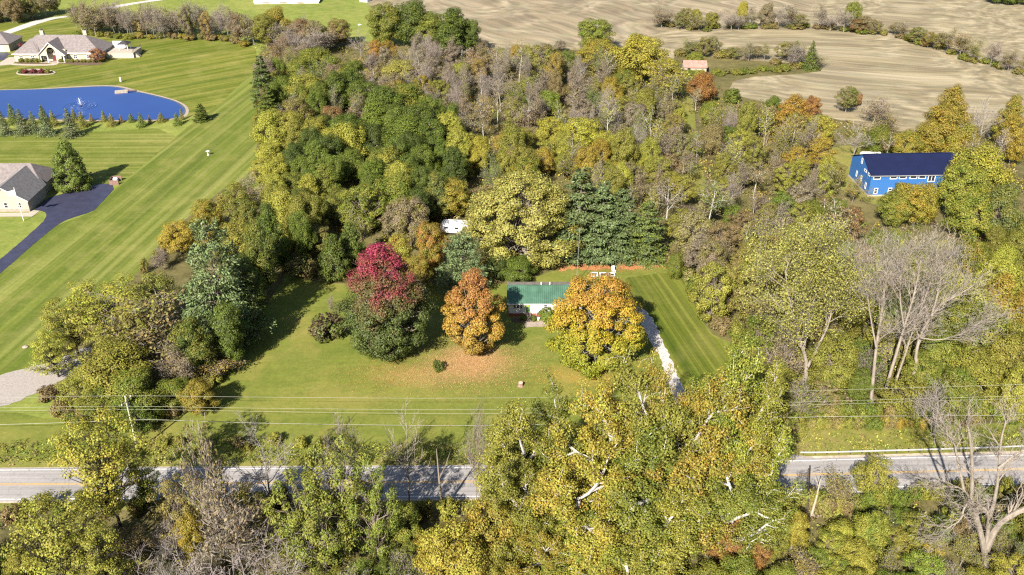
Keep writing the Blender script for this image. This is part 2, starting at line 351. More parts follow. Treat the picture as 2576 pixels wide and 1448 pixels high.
def limb_mesh(name, rng, cl, H, B, r0, sides=5, frac=1.0, bark=None, wig=0.06, lean=(0, 0)):
    mb = MB(); top = Vector((lean[0], lean[1], H * 0.82)); n = 6
    pts = [Vector((0, 0, -0.25))] + [Vector((top.x * (i/n)**1.3 + rng.normal() * wig * (0 if i == 0 else 1), top.y * (i/n)**1.3 + rng.normal() * wig, top.z * i / n)) for i in range(1, n + 1)]
    mb.tube(pts, [r0 * 1.35] + [r0 * (1 - 0.9 * i / n) for i in range(1, n + 1)], 7)
    for i, c in enumerate(cl):
        if rng.uniform() > frac: continue
        e = Vector(c); hz = max(B * 0.75, min(e.z * rng.uniform(0.35, 0.72), H * 0.75)); f = hz / top.z; k = min(int(f * n), n - 1)
        s0 = pts[k + 1] if k + 1 < len(pts) else pts[-1]; s0 = Vector((s0.x, s0.y, hz)); L = (e - s0).length
        m1 = s0.lerp(e, 0.35) + Vector((rng.normal(), rng.normal(), rng.normal() - 0.4)) * L * 0.07; m2 = s0.lerp(e, 0.7) + Vector((rng.normal(), rng.normal(), rng.normal())) * L * 0.06
        r = max(0.035, r0 * 0.38 * (1 - 0.5 * f)) * min(1.2, 0.35 + L / 6)
        mb.tube([s0, m1, m2, e], [r, r * 0.75, r * 0.45, r * 0.12], sides, False)
        for q in range(2):
            dv = Vector((rng.normal(), rng.normal(), rng.normal() * 0.6 + 0.35)).normalized() * L * 0.3
            mb.tube([m2, m2 + dv * 0.5 + Vector((0, 0, 0.05 * L)), m2 + dv], [r * 0.35, r * 0.22, r * 0.06], 3, False)
    return mb.mesh(name, bark or BARK)
def broadleaf(name, seed, H, Rr, B, n_cl, n_leaf, prof, leaf=0.42, cr=0.3, r0=0.2, inner=0.35, mat=None, flat=0.75, frac=1.0, **kw):
    rng = np.random.default_rng(seed); cl = crown_clumps(rng, H - cr * Rr * 0.6, Rr * (1 - cr * 0.45), B, n_cl, prof, inner)
    C, Nn = clump_leaves(rng, cl, n_leaf, cr * Rr, H, Rr, B, flat, **kw)
    sz = leaf * rng.uniform(0.65, 1.35, n_leaf)
    return dict(crown=leaf_mesh(name + '_leaves', C, Nn, sz, 0.62, mat or LEAF, rng), trunk=limb_mesh(name + '_limbs', rng, cl, H, B, r0, frac=frac), H=H, R=Rr)

def grow(rnd, out, tips, p, d, L, r, depth, mx, P):
    nseg = 4 if depth < 2 else 3; pts = [p.copy()]; rr = [r]; q = p.copy(); dd = d.copy(); end = P['taper'] if depth < mx else 0.12
    for i in range(nseg):
        dd = (dd + Vector((rnd.gauss(0, 1), rnd.gauss(0, 1), rnd.gauss(0, 1))) * P['wander'] * (0.4 if depth == 0 else 1) + Vector((0, 0, P['trop'] * (1 if depth else 0.3)))).normalized()
        q = q + dd * (L / nseg); pts.append(q.copy()); rr.append(r * (1 - (1 - end) * (i + 1) / nseg))
    out.append((pts, rr, depth))
    if depth == mx: tips.append((q, dd)); return
    nb = P['kids'][depth]; base_az = rnd.uniform(0, 6.28)
    for k in range(nb):
        f = P['f0'][depth] + (1 - P['f0'][depth]) * (k + rnd.random() * 0.6) / nb if k < nb - 1 else 1.0
        x = f * nseg; i = min(int(x), nseg - 1); pp = pts[i].lerp(pts[i + 1], min(1, x - i)); ra = rr[i] * (1 - (x - i)) + rr[i + 1] * min(1, x - i)
        ax = (pts[i + 1] - pts[i]).normalized(); az = base_az + k * 2.4 + rnd.uniform(-.5, .5); o = ax.orthogonal().normalized(); o = Matrix.Rotation(az, 3, ax) @ o
        an = P['ang'][depth] * rnd.uniform(0.65, 1.3) * (0.45 if (k == nb - 1 and depth < mx - 1) else 1)
        nd = (ax * math.cos(an) + o * math.sin(an)).normalized()
        grow(rnd, out, tips, pp, nd, L * P['ratio'][depth] * rnd.uniform(0.75, 1.2), max(ra * P['rr'], 0.012), depth + 1, mx, P)
BARE = dict(wander=0.13, trop=0.06, taper=0.5, kids=(7, 5, 4, 4), f0=(0.34, 0.3, 0.25, 0.2), ang=(0.75, 0.75, 0.7, 0.7), ratio=(0.52, 0.55, 0.55, 0.55), rr=0.62)
def skeleton(name, seed, H, trunk_frac=0.55, r0=0.2, mx=3, P=BARE, lean=(0, 0), rmin=0.0):
    rnd = random.Random(seed); out = []; tips = []; d = Vector((lean[0], lean[1], 1)).normalized()
    grow(rnd, out, tips, Vector((0, 0, -0.2)), d, H * trunk_frac, r0, 0, mx, P)
    zmax = max(p.z for pts, _, _ in out for p in pts); k = H / zmax; mb = MB()
    for pts, rr, dp in out:
        mb.tube([p * k for p in pts], [max(x, rmin) for x in rr], (7, 5, 4, 3, 3)[dp], False)
    R_max = sorted(math.hypot(p.x, p.y) * k for p, _ in tips)[int(len(tips) * 0.9)]
    return mb, [(p * k, q) for p, q in tips], [([p * k for p in pts], dp) for pts, rr, dp in out], R_max
def sparse_tree(name, seed, H, n_leaf, leaf=0.34, r0=0.18, spread=0.45, P=BARE, mx=3, rmin=0.02, lowest=0.0, trunk_frac=0.55, twigs=0):
    mb, tips, segs, Rm = skeleton(name, seed, H, trunk_frac, r0, mx, P, rmin=rmin); rng = np.random.default_rng(seed)
    d = dict(H=H, R=Rm)
    if n_leaf:
        pts = [p for s_, dp in segs if dp >= mx - 1 for p in s_[1:] if p.z > lowest * H]
        A = np.array([tuple(p) for p in pts]); keep = rng.random(len(A)) < 0.8; A = A[keep] if keep.sum() > 20 else A
        idx = rng.integers(0, len(A), n_leaf); C = A[idx] + rng.normal(size=(n_leaf, 3)) * spread * np.array([1, 1, .7]); C[:, 2] = np.maximum(C[:, 2], .15)
        Nn = rng.normal(size=(n_leaf, 3)) + np.array([0, 0, .8]); d['crown'] = leaf_mesh(name + '_leaves', C, Nn, leaf * rng.uniform(.6, 1.3, n_leaf), 0.6, LEAF, rng)
    if twigs:                                # the finest twigs as slim slivers round the branch ends
        A = np.array([tuple(p) for s_, dp in segs if dp >= mx - 1 for p in s_[1:]]); idx = rng.integers(0, len(A), twigs)
        C = A[idx] + rng.normal(size=(twigs, 3)) * spread * 0.9; Nn = rng.normal(size=(twigs, 3)); al = unit(C - np.array([0, 0, H * 0.35])) + np.array([0, 0, .4])
        d['twigs'] = leaf_mesh(name + '_twigs', C, Nn, 0.85 * rng.uniform(.5, 1.3, twigs), 0.065, BARK, rng, along=al)
    d['trunk'] = mb.mesh(name + '_limbs', BARK); return d

SYP = dict(wander=0.17, trop=0.05, taper=0.6, kids=(9, 6, 4), f0=(0.26, 0.3, 0.3), ang=(0.85, 0.8, 0.8), ratio=(0.40, 0.52, 0.55), rr=0.74)
def limbed_crown(name, seed, H, n_leaf, leaf, cr, r0, trunk_frac=0.62, P=SYP):
    mb, tips, segs, Rm = skeleton(name, seed, H, trunk_frac, r0, 3, P, rmin=0.03); rng = np.random.default_rng(seed)
    A = np.array([tuple(p) for s_, dp in segs if dp == 3 for p in (s_[-1], s_[1])] + [tuple(s_[2]) for s_, dp in segs if dp == 2])
    C, Nn = clump_leaves(rng, A, n_leaf, cr, H, Rm, H * .25, 0.8, up=.5, out=.5, jit=.8)
    return dict(crown=leaf_mesh(name + '_leaves', C, Nn, leaf * rng.uniform(.65, 1.35, n_leaf), .62, LEAF, rng), trunk=mb.mesh(name + '_limbs', BARK), H=H, R=Rm + cr * .5)
def pine(name, seed, H, Rr, n_wh, leaf=0.5, start=0.10, pow_=0.9, droop=-0.10, pad=0.55, dens=34, r0=0.26, per=6, thick=0.16, zj=0.15):
    rng = np.random.default_rng(seed); mb = MB(); mb.tube([(0,0,-.2),(0,0,H*.5),(0,0,H)], [r0*1.2, r0*.6, .03], 7)
    Cs, Ns, Al = [], [], []
    for i in range(n_wh):
        f = i / (n_wh - 1); z0 = H * (start + (0.975 - start) * f); L = Rr * max(0.05, (1 - f)) ** pow_ * rng.uniform(.85, 1.1) + 0.2
        nb = max(3, int(per - 2 * f)); a0 = rng.uniform(0, 6.28)
        for k in range(nb):
            a = a0 + 2*math.pi*k/nb + rng.uniform(-.3, .3); z = min(H * .985, max(.25, z0 + rng.normal() * H / n_wh * zj)); Lk = L * rng.uniform(.72, 1.12); dr = droop * rng.uniform(.6, 1.4)
            d = np.array([math.cos(a), math.sin(a), 0.0]); tip = np.array([0, 0, z]) + d * Lk + np.array([0, 0, Lk * (0.25 * f - dr)])
            b = np.array([0, 0, z]); mb.tube([b, (b + tip) / 2 + np.array([0, 0, -Lk * .05]), tip], [max(.02, .05 * Lk / 3), .03, .012], 3, False)
            m = max(5, int(dens * Lk / 3)); u = rng.uniform(1 - pad - 0.2 * (1 - pad), 1.03, m); s_ = np.sin(np.clip(u, 0, 1) * np.pi * .8 + .25)
            side = np.array([-d[1], d[0], 0]); wdt = rng.normal(size=m) * Lk * .20 * s_
            C = b + (tip - b) * u[:, None] + side * wdt[:, None]; C[:, 2] += rng.normal(size=m) * thick - np.abs(wdt) * .15
            Cs.append(C); Ns.append(rng.normal(size=(m, 3)) * .55 + np.array([0, 0, .8]) + d * .35); Al.append(np.tile(d, (m, 1)) + side * np.sign(wdt)[:, None] * .5)
    C = np.concatenate(Cs); C[:, 2] = np.maximum(C[:, 2], .1); n = len(C)
    return dict(crown=leaf_mesh(name + '_needles', C, np.concatenate(Ns), leaf * rng.uniform(.6, 1.4, n), .42, NEEDLE, rng, along=np.concatenate(Al)), trunk=mb.mesh(name + '_trunk', BARK), H=H, R=Rr)

PR = {}
PR['round1'] = broadleaf('rounded_tree', 1, 13, 5.0, 2.6, 64, 26000, p_round, 0.265, 0.27, 0.22)
PR['round2'] = broadleaf('rounded_tree', 2, 13, 5.0, 2.2, 80, 26000, p_round, 0.265, 0.24, 0.22)
PR['round3'] = broadleaf('rounded_tree', 3, 12, 5.0, 2.0, 56, 24000, p_dome, 0.27, 0.28, 0.2)
PR['oval1'] = broadleaf('upright_tree', 4, 15, 4.2, 2.8, 66, 24000, p_oval, 0.265, 0.28, 0.2)
PR['oval2'] = broadleaf('upright_tree', 5, 15, 4.2, 2.2, 80, 24000, p_egg, 0.265, 0.26, 0.2)
PR['open1'] = broadleaf('open_tree', 6, 13, 4.8, 3.2, 60, 11000, p_dome, 0.27, 0.2, 0.18, inner=0.2)
PR['open2'] = broadleaf('open_tree', 7, 14, 4.4, 3.4, 66, 11000, p_oval, 0.265, 0.21, 0.18, inner=0.2)
PR['open3'] = broadleaf('open_tree', 8, 12, 4.8, 2.4, 74, 11500, p_round, 0.265, 0.18, 0.18, inner=0.25)
TH = dict(BARE, kids=(7, 5, 4, 3))
PR['thin1'] = sparse_tree('thin_tree', 21, 13, 2400, 0.32, 0.17, 0.5, TH, twigs=1100)
PR['thin2'] = sparse_tree('thin_tree', 22, 13, 2800, 0.32, 0.17, 0.55, TH, trunk_frac=0.6, twigs=1100)
PR['thin3'] = sparse_tree('thin_tree', 23, 12, 1500, 0.36, 0.15, 0.5, TH, twigs=1900)
PR['twig1'] = sparse_tree('bare_tree', 31, 12, 260, 0.30, 0.16, 0.5, TH, twigs=2600)
PR['twig2'] = sparse_tree('bare_tree', 32, 13, 200, 0.30, 0.16, 0.5, TH, trunk_frac=0.62, twigs=2600)
PR['bare1'] = sparse_tree('grey_bare_tree', 41, 14, 0, r0=0.2, P=dict(BARE, kids=(8, 6, 5, 3)), rmin=0.03)
PR['bare2'] = sparse_tree('grey_bare_tree', 42, 14, 0, r0=0.2, P=dict(BARE, kids=(7, 6, 5, 3), wander=0.18), rmin=0.03, trunk_frac=0.5)
PR['shrub1'] = broadleaf('shrub', 51, 3.2, 2.2, 0.3, 26, 2600, p_dome, 0.34, 0.36, 0.07)
PR['shrub2'] = broadleaf('shrub', 52, 3.6, 2.2, 0.3, 34, 2600, p_round, 0.32, 0.30, 0.07)
PR['shrub3'] = broadleaf('shrub', 53, 3.2, 2.4, 0.2, 30, 1700, p_round, 0.32, 0.26, 0.06, inner=0.15)
PR['ball'] = broadleaf('clipped_shrub', 54, 2.0, 1.2, 0.1, 60, 3200, p_round, 0.16, 0.22, 0.06, inner=0.75, jit=0.35)
PR['pine1'] = pine('white_pine', 61, 18, 4.8, 13, 0.40, 0.06, 0.62, droop=0.03, pad=0.72, dens=185, per=9, thick=.15, zj=.42)
PR['pine2'] = pine('white_pine', 62, 18, 4.8, 12, 0.40, 0.06, 0.55, droop=0.04, pad=0.72, dens=190, per=9, thick=.16, zj=.42)
PR['pine3'] = pine('spreading_pine', 65, 18, 6.2, 15, 0.42, 0.10, 0.36, droop=-0.02, pad=0.62, dens=120, per=6, thick=.3)
PR['spruce1'] = pine('spruce', 63, 9, 2.6, 20, 0.34, 0.04, 0.95, droop=0.16, pad=0.75, dens=44, r0=0.14, per=9, thick=0.12)
PR['spruce2'] = pine('spruce', 64, 9, 2.8, 18, 0.34, 0.04, 0.9, droop=0.1, pad=0.8, dens=46, r0=0.14, per=9, thick=0.14)
PR['ever1'] = broadleaf('evergreen_tree', 72, 14, 4.4, 0.2, 120, 20000, lambda t: np.clip(1 - t, 0, 1) ** 0.62 * np.clip(.7 + t * 3, 0, 1), 0.30, 0.2, 0.2, inner=0.7, mat=NEEDLE, jit=0.5)
SLIM = dict(BARE, kids=(6, 4, 3, 3), f0=(0.55, 0.3, 0.25, 0.2), ratio=(0.26, 0.55, 0.55, 0.55), wander=0.06)
PR['slim1'] = sparse_tree('slim_tree', 24, 15, 700, 0.36, 0.15, 0.5, SLIM, trunk_frac=0.85)
PR['slim2'] = sparse_tree('slim_tree', 25, 15, 1000, 0.36, 0.15, 0.6, dict(SLIM, kids=(8, 4, 3, 3), f0=(.45,.3,.25,.2)), trunk_frac=0.85)
PR['dense1'] = broadleaf('dense_tree', 71, 12, 4.0, 0.5, 70, 12000, p_egg, 0.34, 0.26, 0.2, inner=0.55, jit=0.5)
LO = dict(flat=0.42, up=0.8, out=0.35, jit=0.55)
PR['locust1'] = broadleaf('feathery_tree', 81, 14, 6.0, 4.0, 90, 9000, p_flat, 0.26, 0.17, 0.22, inner=0.15, **LO)
PR['locust2'] = broadleaf('feathery_tree', 82, 14, 6.0, 3.0, 96, 9500, p_dome, 0.26, 0.165, 0.22, inner=0.2, **LO)
SY = dict(flat=0.7, up=0.5, out=0.5, jit=0.8)
PR['vine1'] = broadleaf('vine_hung_tree', 83, 14, 5.0, 1.5, 70, 8500, p_oval, 0.27, 0.17, 0.2, inner=0.2)
PR['vine2'] = broadleaf('vine_hung_tree', 84, 14, 5.0, 1.0, 80, 9000, p_round, 0.27, 0.16, 0.2, inner=0.15)
for k_, sd_ in (('syc1', 98), ('syc2', 99), ('syc3', 105)): PR[k_] = limbed_crown('sycamore', sd_, 30, 46000, 0.31, 1.0, 0.62, 0.6)

# special crowns, one of a kind
M_PINK = zoned_mat('turning_pink_leaves', [(0.46, (0.078,0.102,0.026)), (0.62, (0.115,0.092,0.032)), (0.74, (0.18,0.06,0.042)), (0.86, (0.235,0.036,0.05)), (0.99, (0.26,0.04,0.072))], 0.28, 'Z', 0.0, 26.0)
M_OR1 = zoned_mat('orange_gold_leaves', [(0.15, (0.29,0.20,0.045)), (0.45, (0.34,0.215,0.035)), (0.62, (0.31,0.165,0.04)), (0.95, (0.28,0.135,0.045))], 0.22, 'Z', 2.0, 18.0)
M_OR2 = zoned_mat('turning_orange_leaves', [(0.15, (0.20,0.22,0.024)), (0.48, (0.265,0.245,0.024)), (0.66, (0.34,0.25,0.026)), (0.84, (0.345,0.22,0.03)), (1.0, (0.33,0.19,0.036))], 0.24, 'Z', 0.0, 19.0)
SP = {}
SP['pink'] = broadleaf('pink_topped_maple', 101, 26, 8.4, 0.3, 240, 70000, p_maple, 0.30, 0.16, 0.4, inner=0.6, mat=M_PINK, jit=0.55)
SP['or1'] = broadleaf('orange_maple', 102, 18, 6.3, 1.2, 110, 42000, p_maple, 0.29, 0.17, 0.3, inner=0.45, mat=M_OR1, jit=0.6)
SP['or2'] = broadleaf('orange_maple', 103, 19.5, 8.2, 0.8, 170, 66000, p_round, 0.31, 0.16, 0.35, inner=0.6, mat=M_OR2, jit=0.55)
SP['pale'] = broadleaf('pale_maple', 104, 20, 10.0, 1.0, 180, 70000, p_dome, 0.32, 0.15, 0.35, inner=0.45, mat=LEAF, jit=0.6)

# ------------------------------------------------------------------ the setting: ground sheets
def pxpts(pts, z=0.0): return [G(x, y, 0) + Vector((0, 0, z)) for x, y in pts]
def smooth(pts, it=2, closed=True):
    for _ in range(it):
        q = []; n = len(pts)
        for i in range(n if closed else n - 1):
            a, b = pts[i], pts[(i + 1) % n]; q += [a.lerp(b, .25), a.lerp(b, .75)]
        pts = q if closed else [pts[0]] + q + [pts[-1]]
    return pts
def ragged(p, amp, step=0.8, seed=1):        # an edge that grass creeps over
    r = random.Random(seed); out = []
    for a, b in zip(p, p[1:] + p[:1]):
        n = max(1, min(60, int((b - a).length / step)))
        for i in range(n): q = a.lerp(b, i / n); out.append(q + Vector((r.uniform(-amp, amp), r.uniform(-amp, amp), 0)))
    return out
def sheet(name, pts, z, m, sm=2, kind='structure', rag=0.0):
    p = pxpts(pts) if not isinstance(pts[0], Vector) else pts
    p = smooth(p, sm) if sm else p
    if rag: p = ragged(p, rag)
    me = MB().poly([(q.x, q.y, z) for q in p]).build(name, m); return tag(me, kind=kind)
tag(MB().poly([(-3000,-1500,0),(3000,-1500,0),(3000,6000,0),(-3000,6000,0)]).build('ground', MT['lawn']), kind='structure')
sheet('house_lawn', [(-700,20),(185,42),(640,95),(650,180),(560,262),(500,305),(-700,335)], .012, MT['house_lawn'])
sheet('cross_mown_lawn', [(-700,330),(160,338),(470,318),(345,432),(300,466),(150,470),(60,440),(-700,450)], .016, MT['meadow_cross'], 1)
sheet('mown_meadow', [(-500,1010),(-100,760),(0,688),(82,616),(140,569),(232,534),(300,466),(345,430),(470,322),(560,255),(655,165),(700,250),(680,430),(600,560),(420,700),(200,900),(60,950),(-500,1120)], .020, MT['meadow'], 0)
sheet('tan_field', [(1790,150),(1500,150),(1100,150),(960,60),(880,-60),(900,-520),(3400,-520),(3400,330),(2700,330),(2300,345),(2050,320),(1900,270),(1800,235),(1845,190),(2080,165)], .010, MT['stubble'], 1)
sheet('upper_field', [(1040,-40),(1010,20),(1120,95),(1420,112),(1630,92),(1700,66),(1900,58),(2010,62),(2100,-60),(2000,-300),(1000,-300)], .018, MT['stubble2'], 1)
sheet('woodland_floor', [(705,690),(690,560),(640,440),(655,250),(640,120),(760,95),(880,100),(960,110),(1120,122),(1440,120),(1690,165),(1700,130),(1840,150),(2075,165),(2060,185),(1850,195),(1830,235),(1920,258),(2100,300),(2210,325),(2345,338),(2500,310),(2800,300),(2850,1110),(1965,1085),(1900,1010),(1868,880),(1762,830),(1722,690),(1660,668),(1450,664),(1375,690),(1290,716),(1100,722),(1060,704),(900,716),(800,714)], .024, MT['litter'], 1)
sheet('barn_clearing', [(2050,400),(2110,360),(2260,385),(2450,380),(2480,440),(2440,520),(2300,525),(2180,515),(2100,470)], .032, MT['verge'])
sheet('grass_track', [(1715,215),(1745,215),(1745,290),(1775,470),(1795,545),(1760,545),(1735,400),(1700,290)], .032, MT['verge'])
sheet('hedgerow_floor', [(110,905),(340,700),(420,590),(600,445),(700,560),(735,690),(620,840),(560,960),(500,1040),(150,1065)], .028, MT['litter'], 1)
sheet('yard_lawn', [(495,1040),(565,905),(640,820),(720,690),(800,712),(900,716),(1060,704),(1100,722),(1290,716),(1375,688),(1450,662),(1660,667),(1724,690),(1765,828),(1872,880),(1905,1010),(1970,1085),(1960,1182),(1240,1195),(400,1200),(-500,1205),(-500,1060),(0,1030),(150,1062)], .034, MT['yard'], 1)
sheet('mown_side_lawn', [(1540,705),(1690,684),(1722,700),(1764,830),(1868,890),(1895,1000),(1840,1060),(1700,960),(1650,850),(1600,760)], .042, MT['yard_mown'], 1)
sheet('needle_litter', [(1395,684),(1445,663),(1500,664),(1600,668),(1662,666),(1655,674),(1580,680),(1530,676),(1480,682),(1440,676),(1410,686)], .050, MT['needles'], 2, rag=.5)
sheet('needle_litter', [(1560,610),(1600,600),(1620,650),(1600,672),(1560,668)], .050, MT['needles'], 2, rag=.5)
sheet('roadside_grass', [(1940,1085),(2500,1066),(3400,1040),(3400,1150),(2400,1165),(1940,1182)], .038, MT['verge'], 0)
sheet('ditch_ground', [Vector((-320, 20, 0)), Vector((320, 20, 0)), Vector((320, 101, 0)), Vector((130, 100.5, 0)), Vector((20, 100.5, 0)), Vector((-320, 99, 0))], .030, MT['litter'], 0)
# road
rc = [G(x, y) for x, y in ((-900,1224),(-300,1222),(50,1220),(640,1216),(1240,1213),(1600,1207),(1980,1197),(2390,1186),(2576,1182),(3000,1168),(3600,1140))]
rc = smooth(rc, 2, False)
def offs(pts, d):
    out = []
    for i, p in enumerate(pts):
        t = (pts[min(i+1, len(pts)-1)] - pts[max(i-1, 0)]).normalized(); out.append(p + Vector((-t.y, t.x, 0)) * d)
    return out
def strip(name, pts, a, b, z, m, thick=0.0, sel=None):
    A, B = offs(pts, a), offs(pts, b); mb = MB()
    for i in range(len(pts) - 1):
        if sel and not sel(pts[i]): continue
        mb.poly([(q.x, q.y, z) for q in (A[i], A[i+1], B[i+1], B[i])])
    return tag(mb.build(name, m), kind='structure')
strip('road_shoulder', rc, -4.6, 4.3, .050, MT['shoulder'])
strip('road_verge', rc, -5.6, -4.05, .060, MT['verge'], sel=lambda p: p.x < 20); strip('road_verge', rc, 3.85, 5.4, .060, MT['verge'], sel=lambda p: p.x < 42)
strip('road', rc, -3.75, 3.75, .070, MT['road'])
strip('edge_line', rc, -3.32, -3.20, .080, MT['line_white']); strip('edge_line', rc, 3.20, 3.32, .080, MT['line_white'])
strip('centre_line', rc, -0.20, -0.08, .080, MT['line_yellow']); strip('centre_line', rc, 0.08, 0.20, .080, MT['line_yellow'])
sheet('gravel_layby', [(1925,1236),(2000,1232),(2110,1230),(2190,1236),(2120,1252),(2040,1268),(1935,1266)], .064, MT['shoulder'], rag=.4)
sheet('gravel_layby', [(1955,1150),(1985,1143),(2020,1148),(2060,1156),(1990,1164),(1940,1172)], .064, MT['gravel'])
# drives
dr = [(-300,950),(-120,790),(0,689.5),(82.5,617),(140,569.5),(170,552),(232,534.5),(250,517),(297.5,464.5),(237.5,463),(150,491),(120,498),(82,529.5),(102,531),(117.5,537),(115,552),(92.5,574.5),(0,654.5),(-160,780),(-400,950)]
sheet('asphalt_drive', dr, .060, MT['drive'], 1, rag=.07)
sheet('front_walk', [(-140,537),(-20,537),(72,536),(84,530),(100,531.5),(81,546),(-20,546.5),(-140,547)], .068, MT['concrete'], 0)
sheet('gravel_drive', [(-400,1010),(-60,962),(60,928),(140,910),(215,872),(240,880),(210,925),(150,962),(90,992),(0,1027),(-400,1150)], .056, MT['gravel'], 1, rag=.35)
sheet('cottage_drive', [(1600,770),(1632,786),(1662,842),(1682,895),(1730,1000),(1800,1160),(1770,1168),(1700,1020),(1662,905),(1640,865),(1618,826),(1590,790)], .056, MT['white_gravel'], 1, rag=.28)
sheet('white_track', [(-300,158),(0,84),(45,66.5),(100,49),(150,42),(230,35),(230,38),(150,45.5),(110,56),(60,73),(10,91),(-300,190)], .030, MT['white_gravel'], 1)
sheet('white_track', [(250,22),(290,14),(350,5),(450,-10),(450,-4),(350,9),(300,19),(255,28)], .030, MT['white_gravel'], 1)
# pond
pond = [(-330,236),(-100,231),(0,227.5),(100,225.5),(180,221),(260,217),(300,219.5),(330,228),(400,243),(445,256),(466,270),(468,286),(454,297),(400,303),(300,304),(130,302),(0,296),(-330,290)]
pp = smooth(pxpts(pond), 2); cen = sum(pp, Vector()) / len(pp)
sheet('pond_bank', [cen + (p - cen) * (1 + 1.1 / (p - cen).length) for p in pp], .030, MT['stone'], 0)
sheet('pond_shallows', pp, .052, MT['shallow'], 0)
sheet('pond_water', ragged([cen + (p - cen) * (1 - 0.8 / (p - cen).length) for p in pp], .3, 1.2), .060, MT['water'], 0)

# ------------------------------------------------------------------ windows, shared by the houses
def frame_ring(o, u, n, w_, h, t=0.09, d=0.07, bars_v=(), bars_h=()):
    mb = MB(); z = Vector((0, 0, 1)); u = Vector(u); n = Vector(n); o = Vector(o)
    def bar(a0, a1, b0, b1): mb.prism([o + u*a0 + z*b0 + n*.012, o + u*a1 + z*b0 + n*.012, o + u*a1 + z*b1 + n*.012, o + u*a0 + z*b1 + n*.012], n * d)
    bar(0, t, 0, h); bar(w_ - t, w_, 0, h); bar(t, w_ - t, 0, t); bar(t, w_ - t, h - t, h)
    for f in bars_v: bar(w_*f - t*.4, w_*f + t*.4, t, h - t)
    xs = [0] + list(bars_v) + [1]
    for f in bars_h:
        for a, b in zip(xs[:-1], xs[1:]): bar(w_*a + (t if a == 0 else t*.4), w_*b - (t if b == 1 else t*.4), h*f - t*.4, h*f + t*.4)
    return mb
def window(parent, o, u, n, w_, h, bars_v=(), bars_h=(), t=0.09, m='white'):
    fr = frame_ring(o, u, n, w_, h, t, 0.07, bars_v, bars_h).build('window', MT[m], parent)
    u, n, o = Vector(u), Vector(n), Vector(o); z = Vector((0, 0, 1)); e = t * .5
    MB().prism([o + u*e + z*e + n*.006, o + u*(w_-e) + z*e + n*.006, o + u*(w_-e) + z*(h-e) + n*.006, o + u*e + z*(h-e) + n*.006], n * .03).build('pane', MT['glass'], fr)
    return fr

# ------------------------------------------------------------------ white cottage with the green roof
MT['green_roof'] = simple('green_metal_roof', (0.055,0.118,0.080), 0.45, 0.25, 0.7, metal=0.1)
c0 = G(1279.5, 797); L, D, WH, FH = 15.0, 8.0, 3.3, 0.75
ct = empty('cottage', c0, 0, 'small white cottage with a ribbed green metal roof on the wide lawn', 'house')
MB().box(0, 0, FH, L, D, WH).build('wall', MT['white_siding'], ct)
MB().box(0.03, 0.03, -.1, L - .03, D - .03, FH).build('foundation', MT['brick'], ct)
RZ = WH + 1.55
for x in (0.0, L - .15): MB().prism([(x, 0.02, WH), (x, D - .02, WH), (x, D/2, RZ - .03)], (.15, 0, 0)).build('gable', MT['white_siding'], ct)
rf = MB(); ex = .35; k = (RZ - WH) / (D / 2); ze = WH - k * .45 + .04
rf.slab([(-ex, -.45, ze), (L + ex, -.45, ze), (L + ex, D/2, RZ + .04), (-ex, D/2, RZ + .04)], .06)
rfo = rf.build('roof', MT['green_roof'], ct)
rb = MB()
for i in range(39):
    x = -ex + .05 + i * (L + 2*ex - .1) / 38
    rb.prism([(x - .05, -.46, ze + .06), (x + .05, -.46, ze + .06), (x + .05, D/2, RZ + .1), (x - .05, D/2, RZ + .1)], (0, -.02, .10))
tag(rb.build('roof_ribs', MT['green_roof'], rfo), kind='stuff')
MB().slab([(L + ex, D + .45, ze), (-ex, D + .45, ze), (-ex, D/2 + .002, RZ + .04), (L + ex, D/2 + .002, RZ + .04)], .06).build('back_roof', simple('leaf_strewn_roof', (0.20,0.17,0.145), 0.9, 0.5, 1.6), ct)
MB().box(-ex, D/2 - .16, RZ + .10, L + ex, D/2 + .16, RZ + .15).build('ridge_cap', MT['green_roof'], ct)
for x in (6.6, 8.35): MB().tube([(x, D/2 + .5, RZ - .2), (x, D/2 + .5, RZ + .55)], .11, 8).build('vent_pipe', MT['white'], ct)
MB().box(-ex, -.53, ze - .1, L + ex, -.451, ze + .08).build('fascia', MT['white'], ct)
for x in (1.0, 1.62, 2.25): window(ct, (x, 0, 1.85), (1,0,0), (0,-1,0), .52, 1.05, (), ())
dg = simple('green_door_paint', (0.09,0.20,0.06), 0.5, 0.1); dd = MB().box(3.5, -.06, 1.12, 4.3, -.004, 3.12).build('door', dg, ct)
MB().box(3.6, -.085, 2.45, 4.2, -.062, 3.0).build('door_light', simple('amber_glass', (0.42,0.30,0.05), 0.3, 0.2), dd)
MB().tube([(4.2, -.10, 2.05), (4.2, -.06, 2.05)], .035, 8).build('handle', MT['steel'], dd)
window(ct, (7.0, 0, 1.95), (1,0,0), (0,-1,0), .8, 1.05, (), (.5,))
gr_sh = simple('grey_shutter', (0.5,0.5,0.5), 0.6, 0.08)
for x in (6.55, 7.85): MB().box(x, -.05, 1.9, x + .38, -.004, 3.05).build('shutter', gr_sh, ct)
window(ct, (11.2, 0, 1.95), (1,0,0), (0,-1,0), .9, 1.05, (), (.5,))
st = empty('front_steps', c0 + Vector((3.35, 0, 0)), 0, 'stone front steps with a thin handrail climbing to the green door', 'steps')
for i in range(5): MB().box(0.0, -.34 - .32*i, -.05, 1.15, -.02 - .32*i, 1.05 - .21*i).build('step', MT['stone'], st)
MB().tube([(1.9,-.15,1.9),(2.3,-1.3,1.1),(2.4,-1.6,.0)], .03, 5).tube([(1.9,-.15,.75),(1.9,-.15,1.9)], .03, 5).tube([(2.1,-.72,.3),(2.1,-.72,1.5)], .025, 5).build('handrail', MT['steel'], st)
